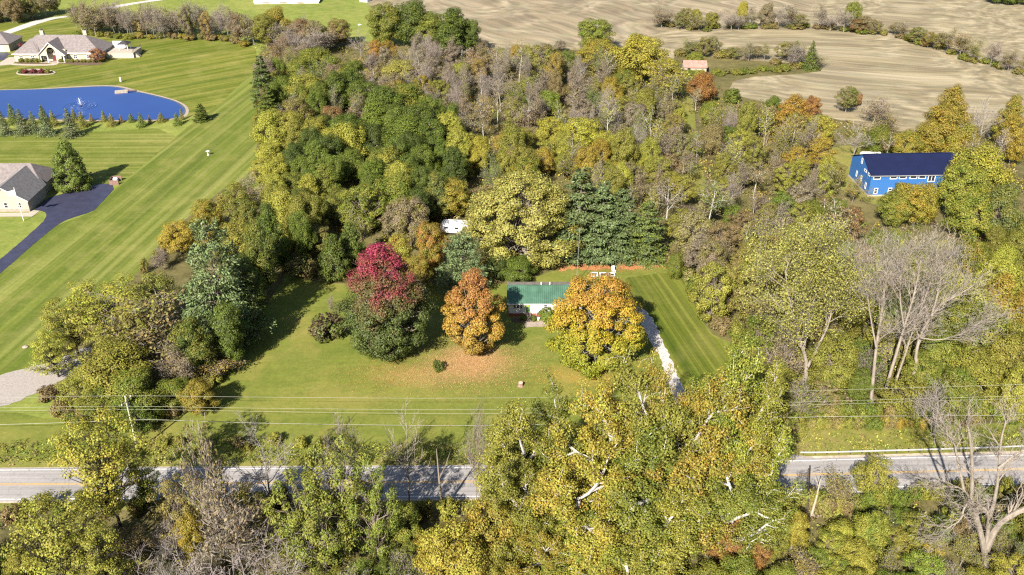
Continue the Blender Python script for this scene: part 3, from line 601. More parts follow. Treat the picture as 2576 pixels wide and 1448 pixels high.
sheet('brick_walk', [(1318,826),(1322,808),(1332,806),(1345,812),(1372,806),(1400,806),(1420,812),(1420,822),(1372,823),(1340,823)], .060, MT['stone'], 1)
sheet('mulch_bed', [(1283,802),(1330,800),(1332,812),(1318,815),(1290,812)], .058, MT['mulch'], 1)
fl = empty('flower_pot', G(1354, 806), 0, 'small white flower pot beside the clipped shrub at the steps', 'pot')
MB().lathe([(.22,0),(.34,.45),(.36,.5),(.30,.5)], n=14).build('pot', MT['white'], fl); MB().lathe([(.29,.42),(.2,.47),(.01,.5)], n=14).build('soil', MT['mulch'], fl)

# antenna mast beside the cottage
mh = TY(1460, 574, G(1450, 712).y).z
mast = empty('antenna_mast', G(1450, 712), 0, 'tall thin grey antenna mast standing behind the cottage', 'antenna')
MB().tube([(0,0,0),(.25,0,mh)], [.045,.03], 6).build('pole', MT['steel'], mast)
am = MB(); am.tube([(.0,0,mh-.25),(.55,0,mh-.25)], .02, 5)
for i in range(3): am.tube([(.05+.2*i,-.3,mh-.25),(.05+.2*i,.3,mh-.25)], .012, 4)
am.build('aerial', MT['steel'], mast)
# white raised garden beds
for i, (x, y) in enumerate(((1495,690),(1517,690.5),(1538,691))):
    gb = empty('garden_bed', G(x, y + 4), 0, ('leftmost of the three white framed garden beds behind the orange maple', 'middle one of the three white framed garden beds behind the orange maple', 'white framed garden bed nearest the little white chair, right of three')[i], 'garden bed', 'white garden beds in a row')
    b = MB(); b.box(-.75,-.7,0,.75,-.45,.5).box(-.75,.45,0,.75,.7,.5).box(-.75,-.45,0,-.55,.45,.5).box(.55,-.45,0,.75,.45,.5)
    b.build('frame', MT['white'], gb); MB().box(-.55,-.45,0,.55,.45,.38).build('soil', MT['dark'], gb)
gc = empty('garden_chair', G(1544, 686), .3, 'little white garden chair behind the right-hand garden bed', 'chair')
MB().box(-.35,-.35,.42,.35,.35,.5).build('seat', MT['white'], gc); MB().prism([(-.35,.35,.45),(.35,.35,.45),(.35,.6,1.35),(-.35,.6,1.35)], (0,.06,0)).build('backrest', MT['white'], gc)
for sx in (-.31,.31):
    for sy in (-.31,.31): MB().box(sx-.04,sy-.04,0,sx+.04,sy+.04,.42).build('leg', MT['white'], gc)
# tree stump, rock
ts = empty('tree_stump', G(1310, 972), 0, 'pale brown tree stump alone on the lawn below the orange maples', 'tree stump')
MB().lathe([(.62,-.05),(.48,.2),(.42,.75),(.40,.78)], n=11).build('bark', simple('stump_bark', (0.20,0.13,0.10), 0.9, 0.4, 4.0, bump=0.6), ts); MB().lathe([(.40,.78),(.38,.82),(.02,.84)], n=11).build('cut_top', simple('cut_wood', (0.42,0.30,0.23), 0.8, 0.15, 3.0), ts)
def boulder(name, loc, r, seed, m, label, cat='rock'):
    rng = np.random.default_rng(seed); mb = MB(); prof = []
    for i in range(7):
        t = i / 6; prof.append((r * math.sin(math.pi * (0.12 + .86 * t)) * rng.uniform(.85, 1.1), r * .75 * (t - .15)))
    mb.lathe(prof, n=11); mb.v = [(x * rng.uniform(.85, 1.15), y * rng.uniform(.85, 1.1), z) for x, y, z in mb.v]
    return tag(mb.build(name, m, None, loc), label, cat)
boulder('boulder', G(64, 874), .55, 3, MT['stone'], 'pale boulder lying on the meadow edge beside the gravel drive')

# ------------------------------------------------------------------ white camper half hidden in the trees
cp = empty('camper_trailer', G(1108, 591), R_(-8), 'white camper trailer half hidden under the trees behind the cottage', 'trailer')
pr_ = [(0,.7),(0,2.3),(.5,2.9),(6.4,3.0),(6.9,2.6),(7.1,1.3),(6.8,.7)]
MB().prism([(x, 0, z) for x, z in pr_], (0, 2.5, 0)).build('body', MT['white'], cp)
MB().box(.3,.05,.45,6.6,2.45,.7).build('chassis', MT['dark'], cp)
for x in (.9, 3.4): window(cp, (x, 0, 1.6), (1,0,0), (0,-1,0), 1.1, .7)
MB().box(5.2,-.03,.8,5.95,-.004,2.6).build('door', MT['concrete'], cp)
MB().box(3.0,.9,3.005,3.8,1.7,3.25).build('roof_vent', MT['steel'], cp)
for y in (.12, 2.38): MB().tube([(3.4,y-.12,.36),(3.4,y+.12,.36)], .36, 12).build('wheel', MT['dark'], cp)

# ------------------------------------------------------------------ blue barn
b0 = G(2182, 495); BL, BD, BE, BR = 24.6, 13.4, 5.9, 8.9
bn = empty('barn', b0, R_(2.2), 'big bright blue barn with a navy roof and white window trim', 'barn')
MB().box(0, 0, .45, BL, BD, BE).build('wall', MT['blue'], bn)
MB().box(-.06, -.06, -.1, BL + .06, BD + .06, .45).build('foundation', MT['concrete'], bn)
for x in (0.0, BL - .2): MB().prism([(x, .02, BE), (x, BD - .02, BE), (x, BD/2, BR - .03)], (.2, 0, 0)).build('gable', MT['blue'], bn)
k = (BR - BE) / (BD / 2); e = .35; r = MB()
r.slab([(-e, -e, BE - k*e + .03), (BL + e, -e, BE - k*e + .03), (BL + e, BD/2, BR + .03), (-e, BD/2, BR + .03)], .10)
ro = r.build('roof', MT['navy'], bn)
MB().slab([(BL + e, BD + e, BE - k*e + .03), (-e, BD + e, BE - k*e + .03), (-e, BD/2 + .003, BR + .03), (BL + e, BD/2 + .003, BR + .03)], .10).build('back_roof', MT['navy'], bn)
rs = MB()
for i in range(28):
    x = -e + .1 + i * (BL + 2*e - .2) / 27; rs.prism([(x-.025, -e, BE - k*e + .13), (x+.025, -e, BE - k*e + .13), (x+.025, BD/2, BR + .13), (x-.025, BD/2, BR + .13)], (0, 0, .03))
tag(rs.build('roof_ribs', MT['navy'], ro), kind='stuff')
MB().box(-e, BD/2 - .2, BR + .135, BL + e, BD/2 + .2, BR + .19).build('ridge_cap', MT['navy'], bn)
MB().box(-e, -e - .1, BE - k*e - .06, BL + e, -e - .003, BE - k*e + .13).build('gutter', MT['steel'], bn)
for x in (.5, 4.8, 7.15, 9.9, 12.2): window(bn, (x, 0, 4.75), (1,0,0), (0,-1,0), 1.9, .85, (), (), .16)
window(bn, (14.7, 0, 3.9), (1,0,0), (0,-1,0), 1.9, 1.75, (.5,), (), .16)
for x in (1.35, 5.0): window(bn, (x, 0, .75), (1,0,0), (0,-1,0), 1.0, 1.6, (), (.5,), .16)
for y, z, w_, h in ((6.7, 6.2, .8, 1.5), (3.3, 5.15, 1.5, .7), (.9, 5.1, 1.3, .7), (8.4, 1.9, .7, 1.6), (5.2, 1.9, .7, 1.6), (1.9, 1.2, .8, 1.7)):
    window(bn, (0, y + w_, z), (0,-1,0), (-1,0,0), w_, h, (), (), .15)
pc = MB().slab([(6.4, -1.6, 2.75), (10.4, -1.6, 2.75), (10.4, -.005, 3.5), (6.4, -.005, 3.5)], .08).build('porch_roof', MT['navy'], bn)
for x in (6.6, 10.2): MB().box(x-.07, -1.5, -.05, x+.07, -1.36, 2.75).build('porch_post', MT['white'], pc)
ln = MB().slab([(17.2, -3.2, 2.6), (BL, -3.2, 2.6), (BL, -.005, 3.5), (17.2, -.005, 3.5)], .08).build('lean_to_roof', MT['navy'], bn)
for x in (17.4, 20.8, BL - .2): MB().box(x-.08, -3.1, -.05, x+.08, -2.94, 2.6).build('lean_to_post', MT['dark'], ln)
tk = empty('propane_tank', b0 + Vector((9.0, 24.5, 0)), 0, 'long white propane tank on the grass behind the blue barn', 'tank')
MB().tube([(-3.0,0,1.55),(-2.8,0,1.55),(-2.5,0,1.55),(2.5,0,1.55),(2.8,0,1.55),(3.0,0,1.55)], [.35,.85,1.1,1.1,.85,.35], 16).build('tank', MT['white'], tk, smooth=False)
for x in (-1.7, 1.7): MB().box(x-.15,-.7,-.05,x+.15,.7,.62).build('leg', MT['concrete'], tk)
MB().box(-.3,-.25,2.63,.3,.25,2.9).build('valve_cover', MT['steel'], tk)
hw = empty('hay_wagon', G(2424, 414), R_(25), 'faded red farm wagon parked by the blue barn and tall trees', 'farm wagon')
MB().box(-2.4,-1.1,.9,2.4,1.1,1.1).build('bed', MT['redpaint'], hw); MB().box(-2.4,-1.1,1.1,-2.25,1.1,2.2).build('end_rack', MT['redpaint'], hw); MB().box(2.25,-1.1,1.1,2.4,1.1,2.0).build('end_rack', MT['wood'], hw)
MB().box(-2.25,-1.1,1.1,2.25,-1.0,1.6).build('side_board', MT['redpaint'], hw); MB().tube([(-2.4,0,.7),(-4.2,0,.35)], .06, 6).build('drawbar', MT['steel'], hw)
for x in (-1.6, 1.6):
    for y in (-1.15, 1.15): MB().tube([(x,y-.12,.45),(x,y+.12,.45)], .45, 14).build('wheel', MT['dark'], hw)

# ------------------------------------------------------------------ grey-roofed house by the asphalt drive
h0 = G(76, 533)
nh = empty('house', h0, R_(1.0), 'pale beige house with a dark grey roof beside the asphalt drive', 'house')
GW, GD, EH, GZ = 11.0, 9.6, 3.1, 6.5
MB().box(-GW, 0, -.1, 0, GD, EH).build('wall', MT['pinkish'], nh)
MB().prism([(-GW, .003, EH), (0, .003, EH), (-GW/2, .003, GZ - .05)], (0, .25, 0)).build('gable', MT['pinkish'], nh)
MB().box(-GW - .01, -.05, -.1, .01, -.004, .75).build('stone_base', MT['stone'], nh)
k = (GZ - EH) / (GW / 2); e = .4; YB = GD + 6.0; r = MB()
r.slab([(e, -e, EH - k*e), (e, GD + .4, EH - k*e), (-GW/2 + .003, YB, GZ), (-GW/2 + .003, -e, GZ)], .12)
r.slab([(-GW - e, GD + .4, EH - k*e), (-GW - e, -e, EH - k*e), (-GW/2 - .003, -e, GZ), (-GW/2 - .003, YB, GZ)], .12)
r.build('roof', MT['shingle2'], nh)
for sx in (1, -1):
    tr = MB(); a = Vector((-GW/2, -e - .005, GZ - .12)); b_ = Vector((-GW/2 + sx * (GW/2 + e), -e - .005, EH - k*e - .12)); tr.prism([a, b_, b_ + Vector((0,0,.26)), a + Vector((0,0,.26))], (0,-.06,0)); tr.build('barge_board', MT['white'], nh)
# main house behind, its ridge runs across
MB().box(-26, GD + .01, -.1, -.6, GD + 10.0, EH).build('main_wall', MT['pinkish'], nh)
m = MB(); yf, yb, yr, zr = GD - .4, GD + 10.4, GD + 5.0, 6.9
m.slab([(-26.5, yf, EH - .25), (-.2, yf, EH - .25), (-4.6, yr, zr), (-26.5, yr, zr)], .12)
m.slab([(-.2, yb, EH - .25), (-26.5, yb, EH - .25), (-26.5, yr + .004, zr), (-4.6, yr + .004, zr)], .12)
m.slab([(-.195, yf + .01, EH - .25), (-.195, yb - .01, EH - .25), (-4.59, yr, zr)], .12)
m.build('main_roof', MT['shingle'], nh)
for x in (-9.7, -5.95, -2.6)[1:]: window(nh, (x + .0, 0, 1.05), (1,0,0), (0,-1,0), .95, 1.45, (), (.5,), .08, 'white')
window(nh, (-9.6, 0, 1.05), (1,0,0), (0,-1,0), .95, 1.45, (), (.5,), .08)
for y in (1.2, 5.2):
    g_ = MB().box(.005, y, 0.05, .06, y + 3.2, 2.5).build('garage_door', MT['concrete'], nh)
    for i in range(1, 4): MB().box(.061, y + .05, .05 + i*.61, .075, y + 3.15, .09 + i*.61).build('panel_joint', MT['stone'], g_)
for q, (x, y) in enumerate(((10,536),(20,536),(30,535.5),(42,535.5))):
    pass
fp = empty('flagpole', G(60, 556.5), 0, 'tall white flagpole with a pale flag in front of the beige house', 'flagpole')
fh = TY(33, 475, G(60, 556.5).y).z
MB().tube([(0,0,0),(0,0,fh)], [.09,.05], 8).build('pole', MT['white'], fp); MB().lathe([(.01,0),(.12,.08),(.12,.16),(.01,.24)], (0,0,fh), 8).build('finial', MT['white'], fp)
fg = MB(); nx = 9
for j in range(2):
    for i in range(nx):
        u = i / (nx - 1); fg.v.append((-1.9*u - .05, .16*math.sin(u*7), fh - .35 - 1.25*j - .45*u))
for i in range(nx - 1): fg.f.append((i, i+1, nx+i+1, nx+i))
f_ = fg.build('flag', MT['white'], fp); so_ = f_.modifiers.new('thick', 'SOLIDIFY'); so_.thickness = .02
en = empty('tank_enclosure', G(290, 463), R_(6), 'brown board enclosure around a white tank at the end of the asphalt drive', 'enclosure')
for i in range(6): MB().box(-1.15 + i*.385, -.9, 0, -.78 + i*.385, -.84, 1.35 + .02*(i % 2)).build('board', MT['brown'], en)
for i in range(6): MB().box(-1.15 + i*.385, 2.1, 0, -.78 + i*.385, 2.16, 1.35 + .02*(i % 2)).build('board', MT['brown'], en)
for i in range(7): MB().box(-1.21, -.83 + i*.42, 0, -1.15, -.43 + i*.42, 1.35 + .02*(i % 2)).build('board', MT['brown'], en)
wt = empty('water_tank', G(292, 458), R_(6), 'white rounded tank inside the brown board enclosure', 'tank')
MB().lathe([(.62,0),(.68,.2),(.68,.9),(.5,1.15),(.12,1.25)], n=16).build('shell', MT['white'], wt); MB().lathe([(.14,1.25),(.14,1.32),(.02,1.33)], n=10).build('lid', MT['steel'], wt)
bb = empty('bird_bath', G(524, 391), 0, 'small white bird bath alone on the striped meadow', 'bird bath')
MB().lathe([(.30,0),(.30,.1),(.12,.2),(.10,.85),(.16,.95)], n=12).build('pedestal', MT['white'], bb); MB().lathe([(.16,.95),(.52,1.12),(.55,1.2),(.46,1.2),(.1,1.05)], n=14).build('bowl', MT['white'], bb)

# ------------------------------------------------------------------ big house beyond the pond
m0 = G(44, 153.5)
mn = empty('mansion', m0, R_(0), 'large cream house with grey hipped roofs and an arched entry beyond the pond', 'house')
ML, MD, ME, MR = 32.0, 13.0, 3.1, 8.0
MB().box(0, 0, -.1, ML, MD, ME).build('wall', MT['cream'], mn)
MB().box(0, -.06, -.1, ML + .06, -.004, .6).build('stone_base', MT['stone'], mn)
def hip(x0, y0, x1, y1, ze, zr, ra, rb_, th=.12, e=.5):
    yr = (y0 + y1) / 2; h = MB(); a = (ra, yr, zr); b = (rb_, yr, zr); x0 -= e; x1 += e; y0 -= e; y1 += e; ze -= .2
    h.slab([(x0, y0, ze), (x1, y0, ze), b, a], th); h.slab([(x1, y1, ze), (x0, y1, ze), a, b], th)
    h.slab([(x1 - .003, y0 + .01, ze), (x1 - .003, y1 - .01, ze), b], th); h.slab([(x0 + .003, y1 - .01, ze), (x0 + .003, y0 + .01, ze), a], th); return h
hip(0, 0, ML, MD, ME, MR, 6.4, ML - 7.4).build('roof', MT['shingle'], mn)
# projecting left wing with its own hip
MB().box(.02, -1.4, -.1, 9.3, -.004, ME).build('wing_wall', MT['cream'], mn)
wv = MB(); wv.slab([(-.5, -1.9, ME - .2), (9.8, -1.9, ME - .2), (5.2, 4.6, 6.6)], .14); wv.slab([(9.8, -1.9, ME - .2), (9.8, 1.0, ME - .2), (6.2, 6.0, 6.9), (5.2, 4.6, 6.6)], .14); wv.slab([(-.5, 1.0, ME - .2), (-.5, -1.9, ME - .2), (5.2, 4.6, 6.6), (4.2, 6.0, 6.9)], .14)
wv.build('wing_roof', MT['shingle'], mn)
MB().box(-.55, -1.98, ME - .25, 9.85, -1.905, ME + .02).build('fascia', MT['white'], mn); MB().box(19.6, -.58, ME - .25, ML + .5, -.505, ME + .02).build('fascia', MT['white'], mn)
# entry gable with arch
EX0, EX1, EY, EZ = 9.9, 19.6, -2.6, 7.4; xc = (EX0 + EX1) / 2
arch = [(xc + 1.55*math.cos(a), 4.2 + 1.55*math.sin(a)) for a in [math.pi * i / 14 for i in range(15)]]
ev = MB()
ev.prism([(EX0 + .5, EY, 2.6), (EX0, EY, 2.9), (xc, EY, EZ), (xc, EY, 5.75)] + [(x, EY, z) for x, z in arch[8:]] + [(xc - 1.55, EY, 2.6)], (0, .35, 0))
ev.prism([(xc, EY, 5.75), (xc, EY, EZ), (EX1, EY, 2.9), (EX1 - .5, EY, 2.6), (xc + 1.55, EY, 2.6)] + [(x, EY, z) for x, z in arch[:8]], (0, .35, 0))
ev.build('entry_gable', MT['stucco'], mn)
MB().box(EX0 + .4, -.3, 0, EX1 - .4, -.06, 4.5).build('entry_wall', MT['stucco'], mn)
for x in (EX0 + .35, xc - 1.9, xc + 1.55, EX1 - .7): MB().box(x, EY + .02, -.05, x + .35, EY + .33, 2.6).build('column', MT['white'], mn)
er = MB(); e = .45
for sx in (1, -1):
    xe = xc + sx * ((EX1 - EX0) / 2 + e); er.slab([(xe, EY - e, 2.65), (xe, 3.0, 2.65), (xc + sx*.003, 6.4, EZ + .05), (xc + sx*.003, EY - e, EZ + .05)], .13)
er.build('entry_roof', MT['shingle'], mn)
for sx in (1, -1):
    a = Vector((xc, EY - e - .005, EZ - .05)); b_ = Vector((xc + sx*((EX1-EX0)/2 + e), EY - e - .005, 2.6)); MB().prism([a, b_, b_ + Vector((0,0,.28)), a + Vector((0,0,.28))], (0,-.06,0)).build('barge_board', MT['white'], mn)
MB().box(xc - .6, -.36, .1, xc + .6, -.304, 2.3).build('front_door', MT['redpaint'], mn)
for x in (EX0 + 1.3, EX1 - 2.4): window(mn, (x, -.3, .5), (1,0,0), (0,-1,0), 1.1, 1.9, (.5,), (.5,), .1)
window(mn, (xc - .9, -.3, 2.7), (1,0,0), (0,-1,0), 1.8, 1.4, (.5,), (), .1)
MB().box(EX0, EY - .6, -.06, EX1, -.31, .1).build('porch_floor', MT['stone'], mn)
for x, w_ in ((1.8, 1.5), (6.2, 1.5)): window(mn, (x, -1.4, .95), (1,0,0), (0,-1,0), w_, 1.35, (.5,), (.5,), .1)
for x in (21.6, 26.6): window(mn, (x, 0, .95), (1,0,0), (0,-1,0), 1.5, 1.35, (.5,), (.5,), .1)
for y in (2.0, 5.5, 9.5): window(mn, (ML, y, 1.0), (0,1,0), (1,0,0), 1.0, 1.5, (), (.5,), .09)
for x in (7.3, ML - 8.3):
    chm = MB().box(x, MD/2 + .9, MR - 2.2, x + 1.3, MD/2 + 2.0, MR + 1.3).build('chimney', MT['stucco'], mn); MB().box(x - .1, MD/2 + .8, MR + 1.3, x + 1.4, MD/2 + 2.1, MR + 1.5).build('chimney_cap', MT['concrete'], chm)
    MB().box(x + .35, MD/2 + 1.1, MR + 1.5, x + .95, MD/2 + 1.8, MR + 1.95).build('flue', MT['dark'], chm)
# terrace, deck and gazebo behind the big house
te = empty('terrace', m0 + Vector((ML + .4, 3.5, 0)), 0, 'pale raised terrace with a dark railing at the right end of the big house', 'terrace')
MB().box(0, 0, -.1, 10.5, 8.5, 1.9).build('base', MT['stucco'], te)
MB().box(-.1, -.1, 1.9, 10.6, 8.6, 2.05).build('floor', MT['concrete'], te)
for i in range(8): MB().box(10.4, .1 + i*1.18, 2.05, 10.5, .2 + i*1.18, 3.0).build('railing_post', MT['dark'], te)
MB().box(10.41, .1, 3.0, 10.49, 8.5, 3.08).build('rail', MT['dark'], te); MB().box(10.42, .1, 2.5, 10.48, 8.5, 2.55).build('rail', MT['dark'], te)
MB().box(0, 8.0, 2.05, 5.0, 8.3, 4.4).build('end_wall', MT['white_siding'], te)
for i in range(5): MB().box(10.6 + i*.35, 1.0, -.05, 10.95 + i*.35, 3.0, 1.7 - i*.35).build('step', MT['concrete'], te)
gz = empty('gazebo', m0 + Vector((ML + 6.2, 8.3, 2.05)), 0, 'small dark-roofed gazebo standing on the pale terrace', 'gazebo')
for sx in (-1.6, 1.6):
    for sy in (-1.6, 1.6): MB().box(sx-.09, sy-.09, 0, sx+.09, sy+.09, 2.4).build('post', MT['white'], gz)
g_ = MB()
for q in range(4):
    a = [(-2.1,-2.1),(2.1,-2.1),(2.1,2.1),(-2.1,2.1)]; p, q2 = a[q], a[(q+1) % 4]; g_.slab([(p[0],p[1],2.35),(q2[0],q2[1],2.35),(0,0,3.5)], .08)
g_.build('roof', MT['dark'], gz)
# garage, drive, walks and beds of the big house
ga = empty('garage', G(26, 131), 0, 'cream detached garage with a grey hipped roof left of the big house', 'garage')
MB().box(-16, 0, -.1, 0, 11, 3.2).build('wall', MT['cream'], ga); hip(-16, 0, 0, 11, 3.2, 6.6, -10.5, -5.5).build('roof', MT['shingle'], ga)
for x in (-14.6, -10.0, -5.4): MB().box(x, -.06, 0, x + 3.2, -.004, 2.5).build('garage_door', MT['white'], ga)
window(ga, (0, 4, 1.1), (0,1,0), (1,0,0), 1.2, 1.2, (.5,), (), .09)
sheet('house_drive', [(-300,134),(18,133),(24,136),(10,152),(-60,160),(-300,160)], .040, MT['drive'], 0)
sheet('house_apron', [(0,158),(22,145),(44,143.5),(44,152),(30,163),(0,166)], .046, MT['concrete'], 0)
sheet('house_walk', [(24,160),(70,162.6),(128,162.6),(132,157),(148,156),(146,163),(128,166.2),(70,166.2),(22,164.5)], .048, MT['concrete'], 1)
sheet('house_bed', [(34,160),(44,152.5),(104,156),(128,158),(120,161.6),(70,161.6)], .044, MT['mulch'], 1)
sheet('house_bed', [(146,157),(170,153),(256,158),(262,163),(214,165.8),(150,161)], .044, MT['mulch'], 1)
bedp = smooth(pxpts([(44,184),(52,176.5),(90,175.5),(125,178),(142,185),(120,188.5),(70,189.5),(46,187.5)]), 2)
sheet('island_bed', bedp, .046, MT['mulch'], 0)
bc = sum(bedp, Vector()) / len(bedp); mb = MB(); nb = len(bedp)
for i in range(nb):
    a, b_ = bedp[i], bedp[(i+1) % nb]; o1 = a + (a - bc).normalized()*.45; o2 = b_ + (b_ - bc).normalized()*.45
    mb.prism([(a.x,a.y,.0),(b_.x,b_.y,.0),(o2.x,o2.y,.0),(o1.x,o1.y,.0)], (0,0,.2))
tag(mb.build('bed_edging', MT['concrete']), 'pale concrete edging round the island bed of red shrubs', 'edging')
sg = empty('sign_board', G(304, 208), R_(-20), 'small white upright board standing on the lawn above the pond', 'sign')
MB().box(-.3,-.05,.3,.3,.05,1.9).build('board', MT['white'], sg)
for x in (-.24,.24): MB().box(x-.04,.052,0,x+.04,.12,1.85).build('post', MT['wood'], sg)
# dock and fountain
dk = empty('dock', G(306, 233), R_(18), 'pale wooden dock floating at the far bank of the pond', 'dock')
for i in range(9): MB().box(-2.1 + i*.46, -1.2, .42, -1.67 + i*.46, 1.2, .50 + .006*(i % 2)).build('plank', MT['wood'], dk)
MB().box(-2.1,-1.15,.05,2.0,1.15,.41).build('float', MT['wood'], dk); MB().prism([(2.02,-.5,.44),(2.02,.5,.44),(4.6,.5,.30),(4.6,-.5,.30)], (0,0,.06)).build('gangway', MT['brown'], dk)
fo = empty('fountain', G(203, 268), 0, 'white fountain spraying up in the middle of the blue pond', 'fountain')
MB().lathe([(.5,.02),(.55,.2),(.2,.3)], n=12).build('float', MT['dark'], fo)
rng = np.random.default_rng(5); n = 420; t = rng.uniform(0, 1, n); a = rng.uniform(0, 6.28, n); vr = np.abs(rng.normal(size=n)) * .55
C = np.stack([np.cos(a)*vr*t*1.5, np.sin(a)*vr*t*1.5, .3 + 2.6*(4*t*(1-t)) * rng.uniform(.4, 1, n)], 1)
o = inst('spray', leaf_mesh('spray', C, rng.normal(size=(n,3)), rng.uniform(.06,.2,n), .6, MT['foam'], rng), fo)
n = 150; a = rng.uniform(0, 6.28, n); r_ = rng.choice([2.4, 3.6, 4.6], n) + rng.normal(size=n)*.45
C = np.stack([np.cos(a)*r_, np.sin(a)*r_, np.full(n, .075)], 1)
inst('ripple_foam', leaf_mesh('ripple_foam', C, np.tile([0,0,1.], (n,1)) + rng.normal(size=(n,3))*.15, rng.uniform(.08,.24,n), .4, MT['foam'], rng), fo)
rp = MB()
for R0 in (2.0, 3.0, 4.1, 5.2):
    rp.tube([(R0*math.cos(2*math.pi*i/40), R0*math.sin(2*math.pi*i/40), .03) for i in range(41)], .10, 5, False)
rp.build('ripple', simple('rippled_water', (0.012,0.035,0.12), 0.1, 0.2, 2.0), fo)

# far sheds
s1 = empty('shed', G(1720, 186), R_(-3), 'low shed with a faded pink roof in the thicket by the tan field', 'shed')
MB().box(0,0,-.1,8.0,6,2.4).build('wall', MT['wood'], s1); q = MB(); q.slab([(-.3,-.4,2.3),(8.3,-.4,2.3),(8.3,3,4.0),(-.3,3,4.0)], .08); q.slab([(8.3,6.4,2.3),(-.3,6.4,2.3),(-.3,3.003,4.0),(8.3,3.003,4.0)], .08); q.build('roof', MT['pinkroof'], s1)
MB().prism([(8.0,0,2.4),(8.0,6,2.4),(8.0,3,3.95)], (-.12,0,0)).build('gable', MT['white'], s1); MB().box(1.2,-.05,0,2.2,-.004,2.1).build('door', MT['dark'], s1)
s2 = empty('metal_building', G(640, 11), R_(3.5), 'long white metal building beyond the far lawn at the top edge', 'building')
MB().box(0,0,-.1,30,18,.9).build('wall', MT['white'], s2); q = MB(); q.slab([(-.4,-.4,.85),(30.4,-.4,.85),(30.4,9,2.4),(-.4,9,2.4)], .1); q.slab([(30.4,18.4,.85),(-.4,18.4,.85),(-.4,9.003,2.4),(30.4,9.003,2.4)], .1); q.build('roof', MT['white'], s2)
for x in (4, 12, 20): MB().box(x,-.06,0,x+3,-.004,.75).build('door', MT['concrete'], s2)
s3 = empty('white_shed', G(905, 5), R_(-20), 'small white shed at the top edge above the curving lawn', 'shed')
MB().box(0,0,-.1,4,4,2).build('wall', MT['white'], s3); MB().slab([(-.2,-.2,2),(4.2,-.2,2),(4.2,4.2,2.6),(-.2,4.2,2.6)], .1).build('roof', MT['white'], s3)
boulder('white_rubble', G(905, 64), .8, 9, MT['white'], 'bit of white rubble on the far curving lawn', 'rubble')
jk = empty('junk_car', G(1803, 298), R_(10), 'pale abandoned car body half hidden in the brush left of the barn', 'car')
MB().prism([(-2.1,0,.35),(-2.1,0,.85),(-1.2,0,.95),(1.2,0,.95),(2.2,0,.8),(2.2,0,.35)], (0,1.7,0)).build('body', MT['steel'], jk); MB().prism([(-1.3,.12,.95),(-.8,.12,1.42),(.6,.12,1.42),(1.2,.12,.95)], (0,1.46,0)).build('cabin', MT['glass'], jk)
for x in (-1.4, 1.4):
    for y in (0.0, 1.7): MB().tube([(x,y-.08,.33),(x,y+.08,.33)], .33, 12).build('wheel', MT['dark'], jk)

# ------------------------------------------------------------------ poles, wires, guardrails
up = empty('utility_pole', G(347, 1136), 0, 'weathered grey utility pole with a crossarm rising from the brush left of the road', 'utility pole')
pt = TY(315, 1000, G(347, 1136).y); PH = pt.z
MB().tube([(0,0,-.3),(pt.x - up.location.x, 0, PH)], [.17,.11], 10).build('pole', MT['pole_wood'], up)
tx = pt.x - up.location.x
MB().prism([(tx - .3,-1.2,PH-.85),(tx + .3,1.2,PH-.85),(tx + .3,1.2,PH-.72),(tx - .3,1.2*-1,PH-.72)], (.1,-.03,0)).build('crossarm', MT['wood'], up)
for dx, dy, dz in ((0,0,0),(-.25,-1.1,-.72),(.25,1.1,-.72)): MB().lathe([(.05,0),(.09,.08),(.05,.16),(.08,.22),(.02,.28)], (tx+dx,dy,PH+dz), 8).build('insulator', MT['white'], up)
MB().tube([(tx-.05,.25,PH-2.1),(tx-.05,.25,PH-1.4)], .2, 10).build('transformer', MT['steel'], up)
def wire(pts, r, label):
    P = []
    for x, y, Y in pts: P.append(TY(x, y, Y))
    P = smooth(P, 2, False); o = MB().tube(P, r, 4, False).build('power_line', MT['wire']); return tag(o, label, 'power line', 'overhead lines along the road')
Yp = G(347, 1136).y
wire([(-700,1012,Yp-1),(0,1002,Yp),(315,995,Yp),(640,1000,Yp+.3),(1288,1004,Yp+1.2),(2000,985,Yp+3),(3000,955,Yp+6)], .016, 'topmost thin wire running from the top of the utility pole')
wire([(-700,1036,Yp-2),(0,1027,Yp-1),(300,1021,Yp-1),(640,1028,Yp-.8),(1288,1033,Yp+.2),(2000,1012,Yp+2),(3000,985,Yp+5)], .016, 'second wire down, from the near end of the crossarm')
wire([(-700,1044,Yp),(0,1035,Yp+1),(330,1029,Yp+1),(640,1036,Yp+1.2),(1288,1044,Yp+2),(2000,1020,Yp+4),(3000,990,Yp+7)], .016, 'third wire down, just under the crossarm of the utility pole')
wire([(-700,1080,Yp),(0,1070,Yp),(330,1057,Yp),(400,1056,Yp),(640,1066,Yp+.2),(1288,1074,Yp+1.2),(2000,1048,Yp+3),(2576,1046,Yp+5),(3000,1030,Yp+6)], .028, 'lowest and thickest cable sagging along the road')
dp = empty('utility_pole', G(2031, 1300), 0, 'dark slim utility pole standing below the road in front of the guardrail', 'utility pole')
q = TY(2034, 1180, G(2031, 1300).y)
MB().tube([(0,0,-.3),(q.x - dp.location.x,0,q.z)], [.17,.12], 10).build('pole', MT['dark_wood'], dp)
MB().tube([(-.6,0,q.z-.5),(.35,0,q.z-.25)], .05, 6).build('bracket', MT['dark_wood'], dp)
sn = G(2040, 1300); q = TY(2064, 1206, sn.y)
o = empty('dead_snag', sn, 0, 'pale broken leaning trunk just right of the dark utility pole', 'dead tree')
MB().tube([(0,0,-.2),((q.x-sn.x)*.5+.1,0,q.z*.5),(q.x-sn.x,0,q.z)], [.2,.15,.06], 8).tube([((q.x-sn.x)*.8,0,q.z*.8),((q.x-sn.x)*.8-.7,.3,q.z*1.02)], [.05,.02], 5).build('trunk', MT['wood'], o)
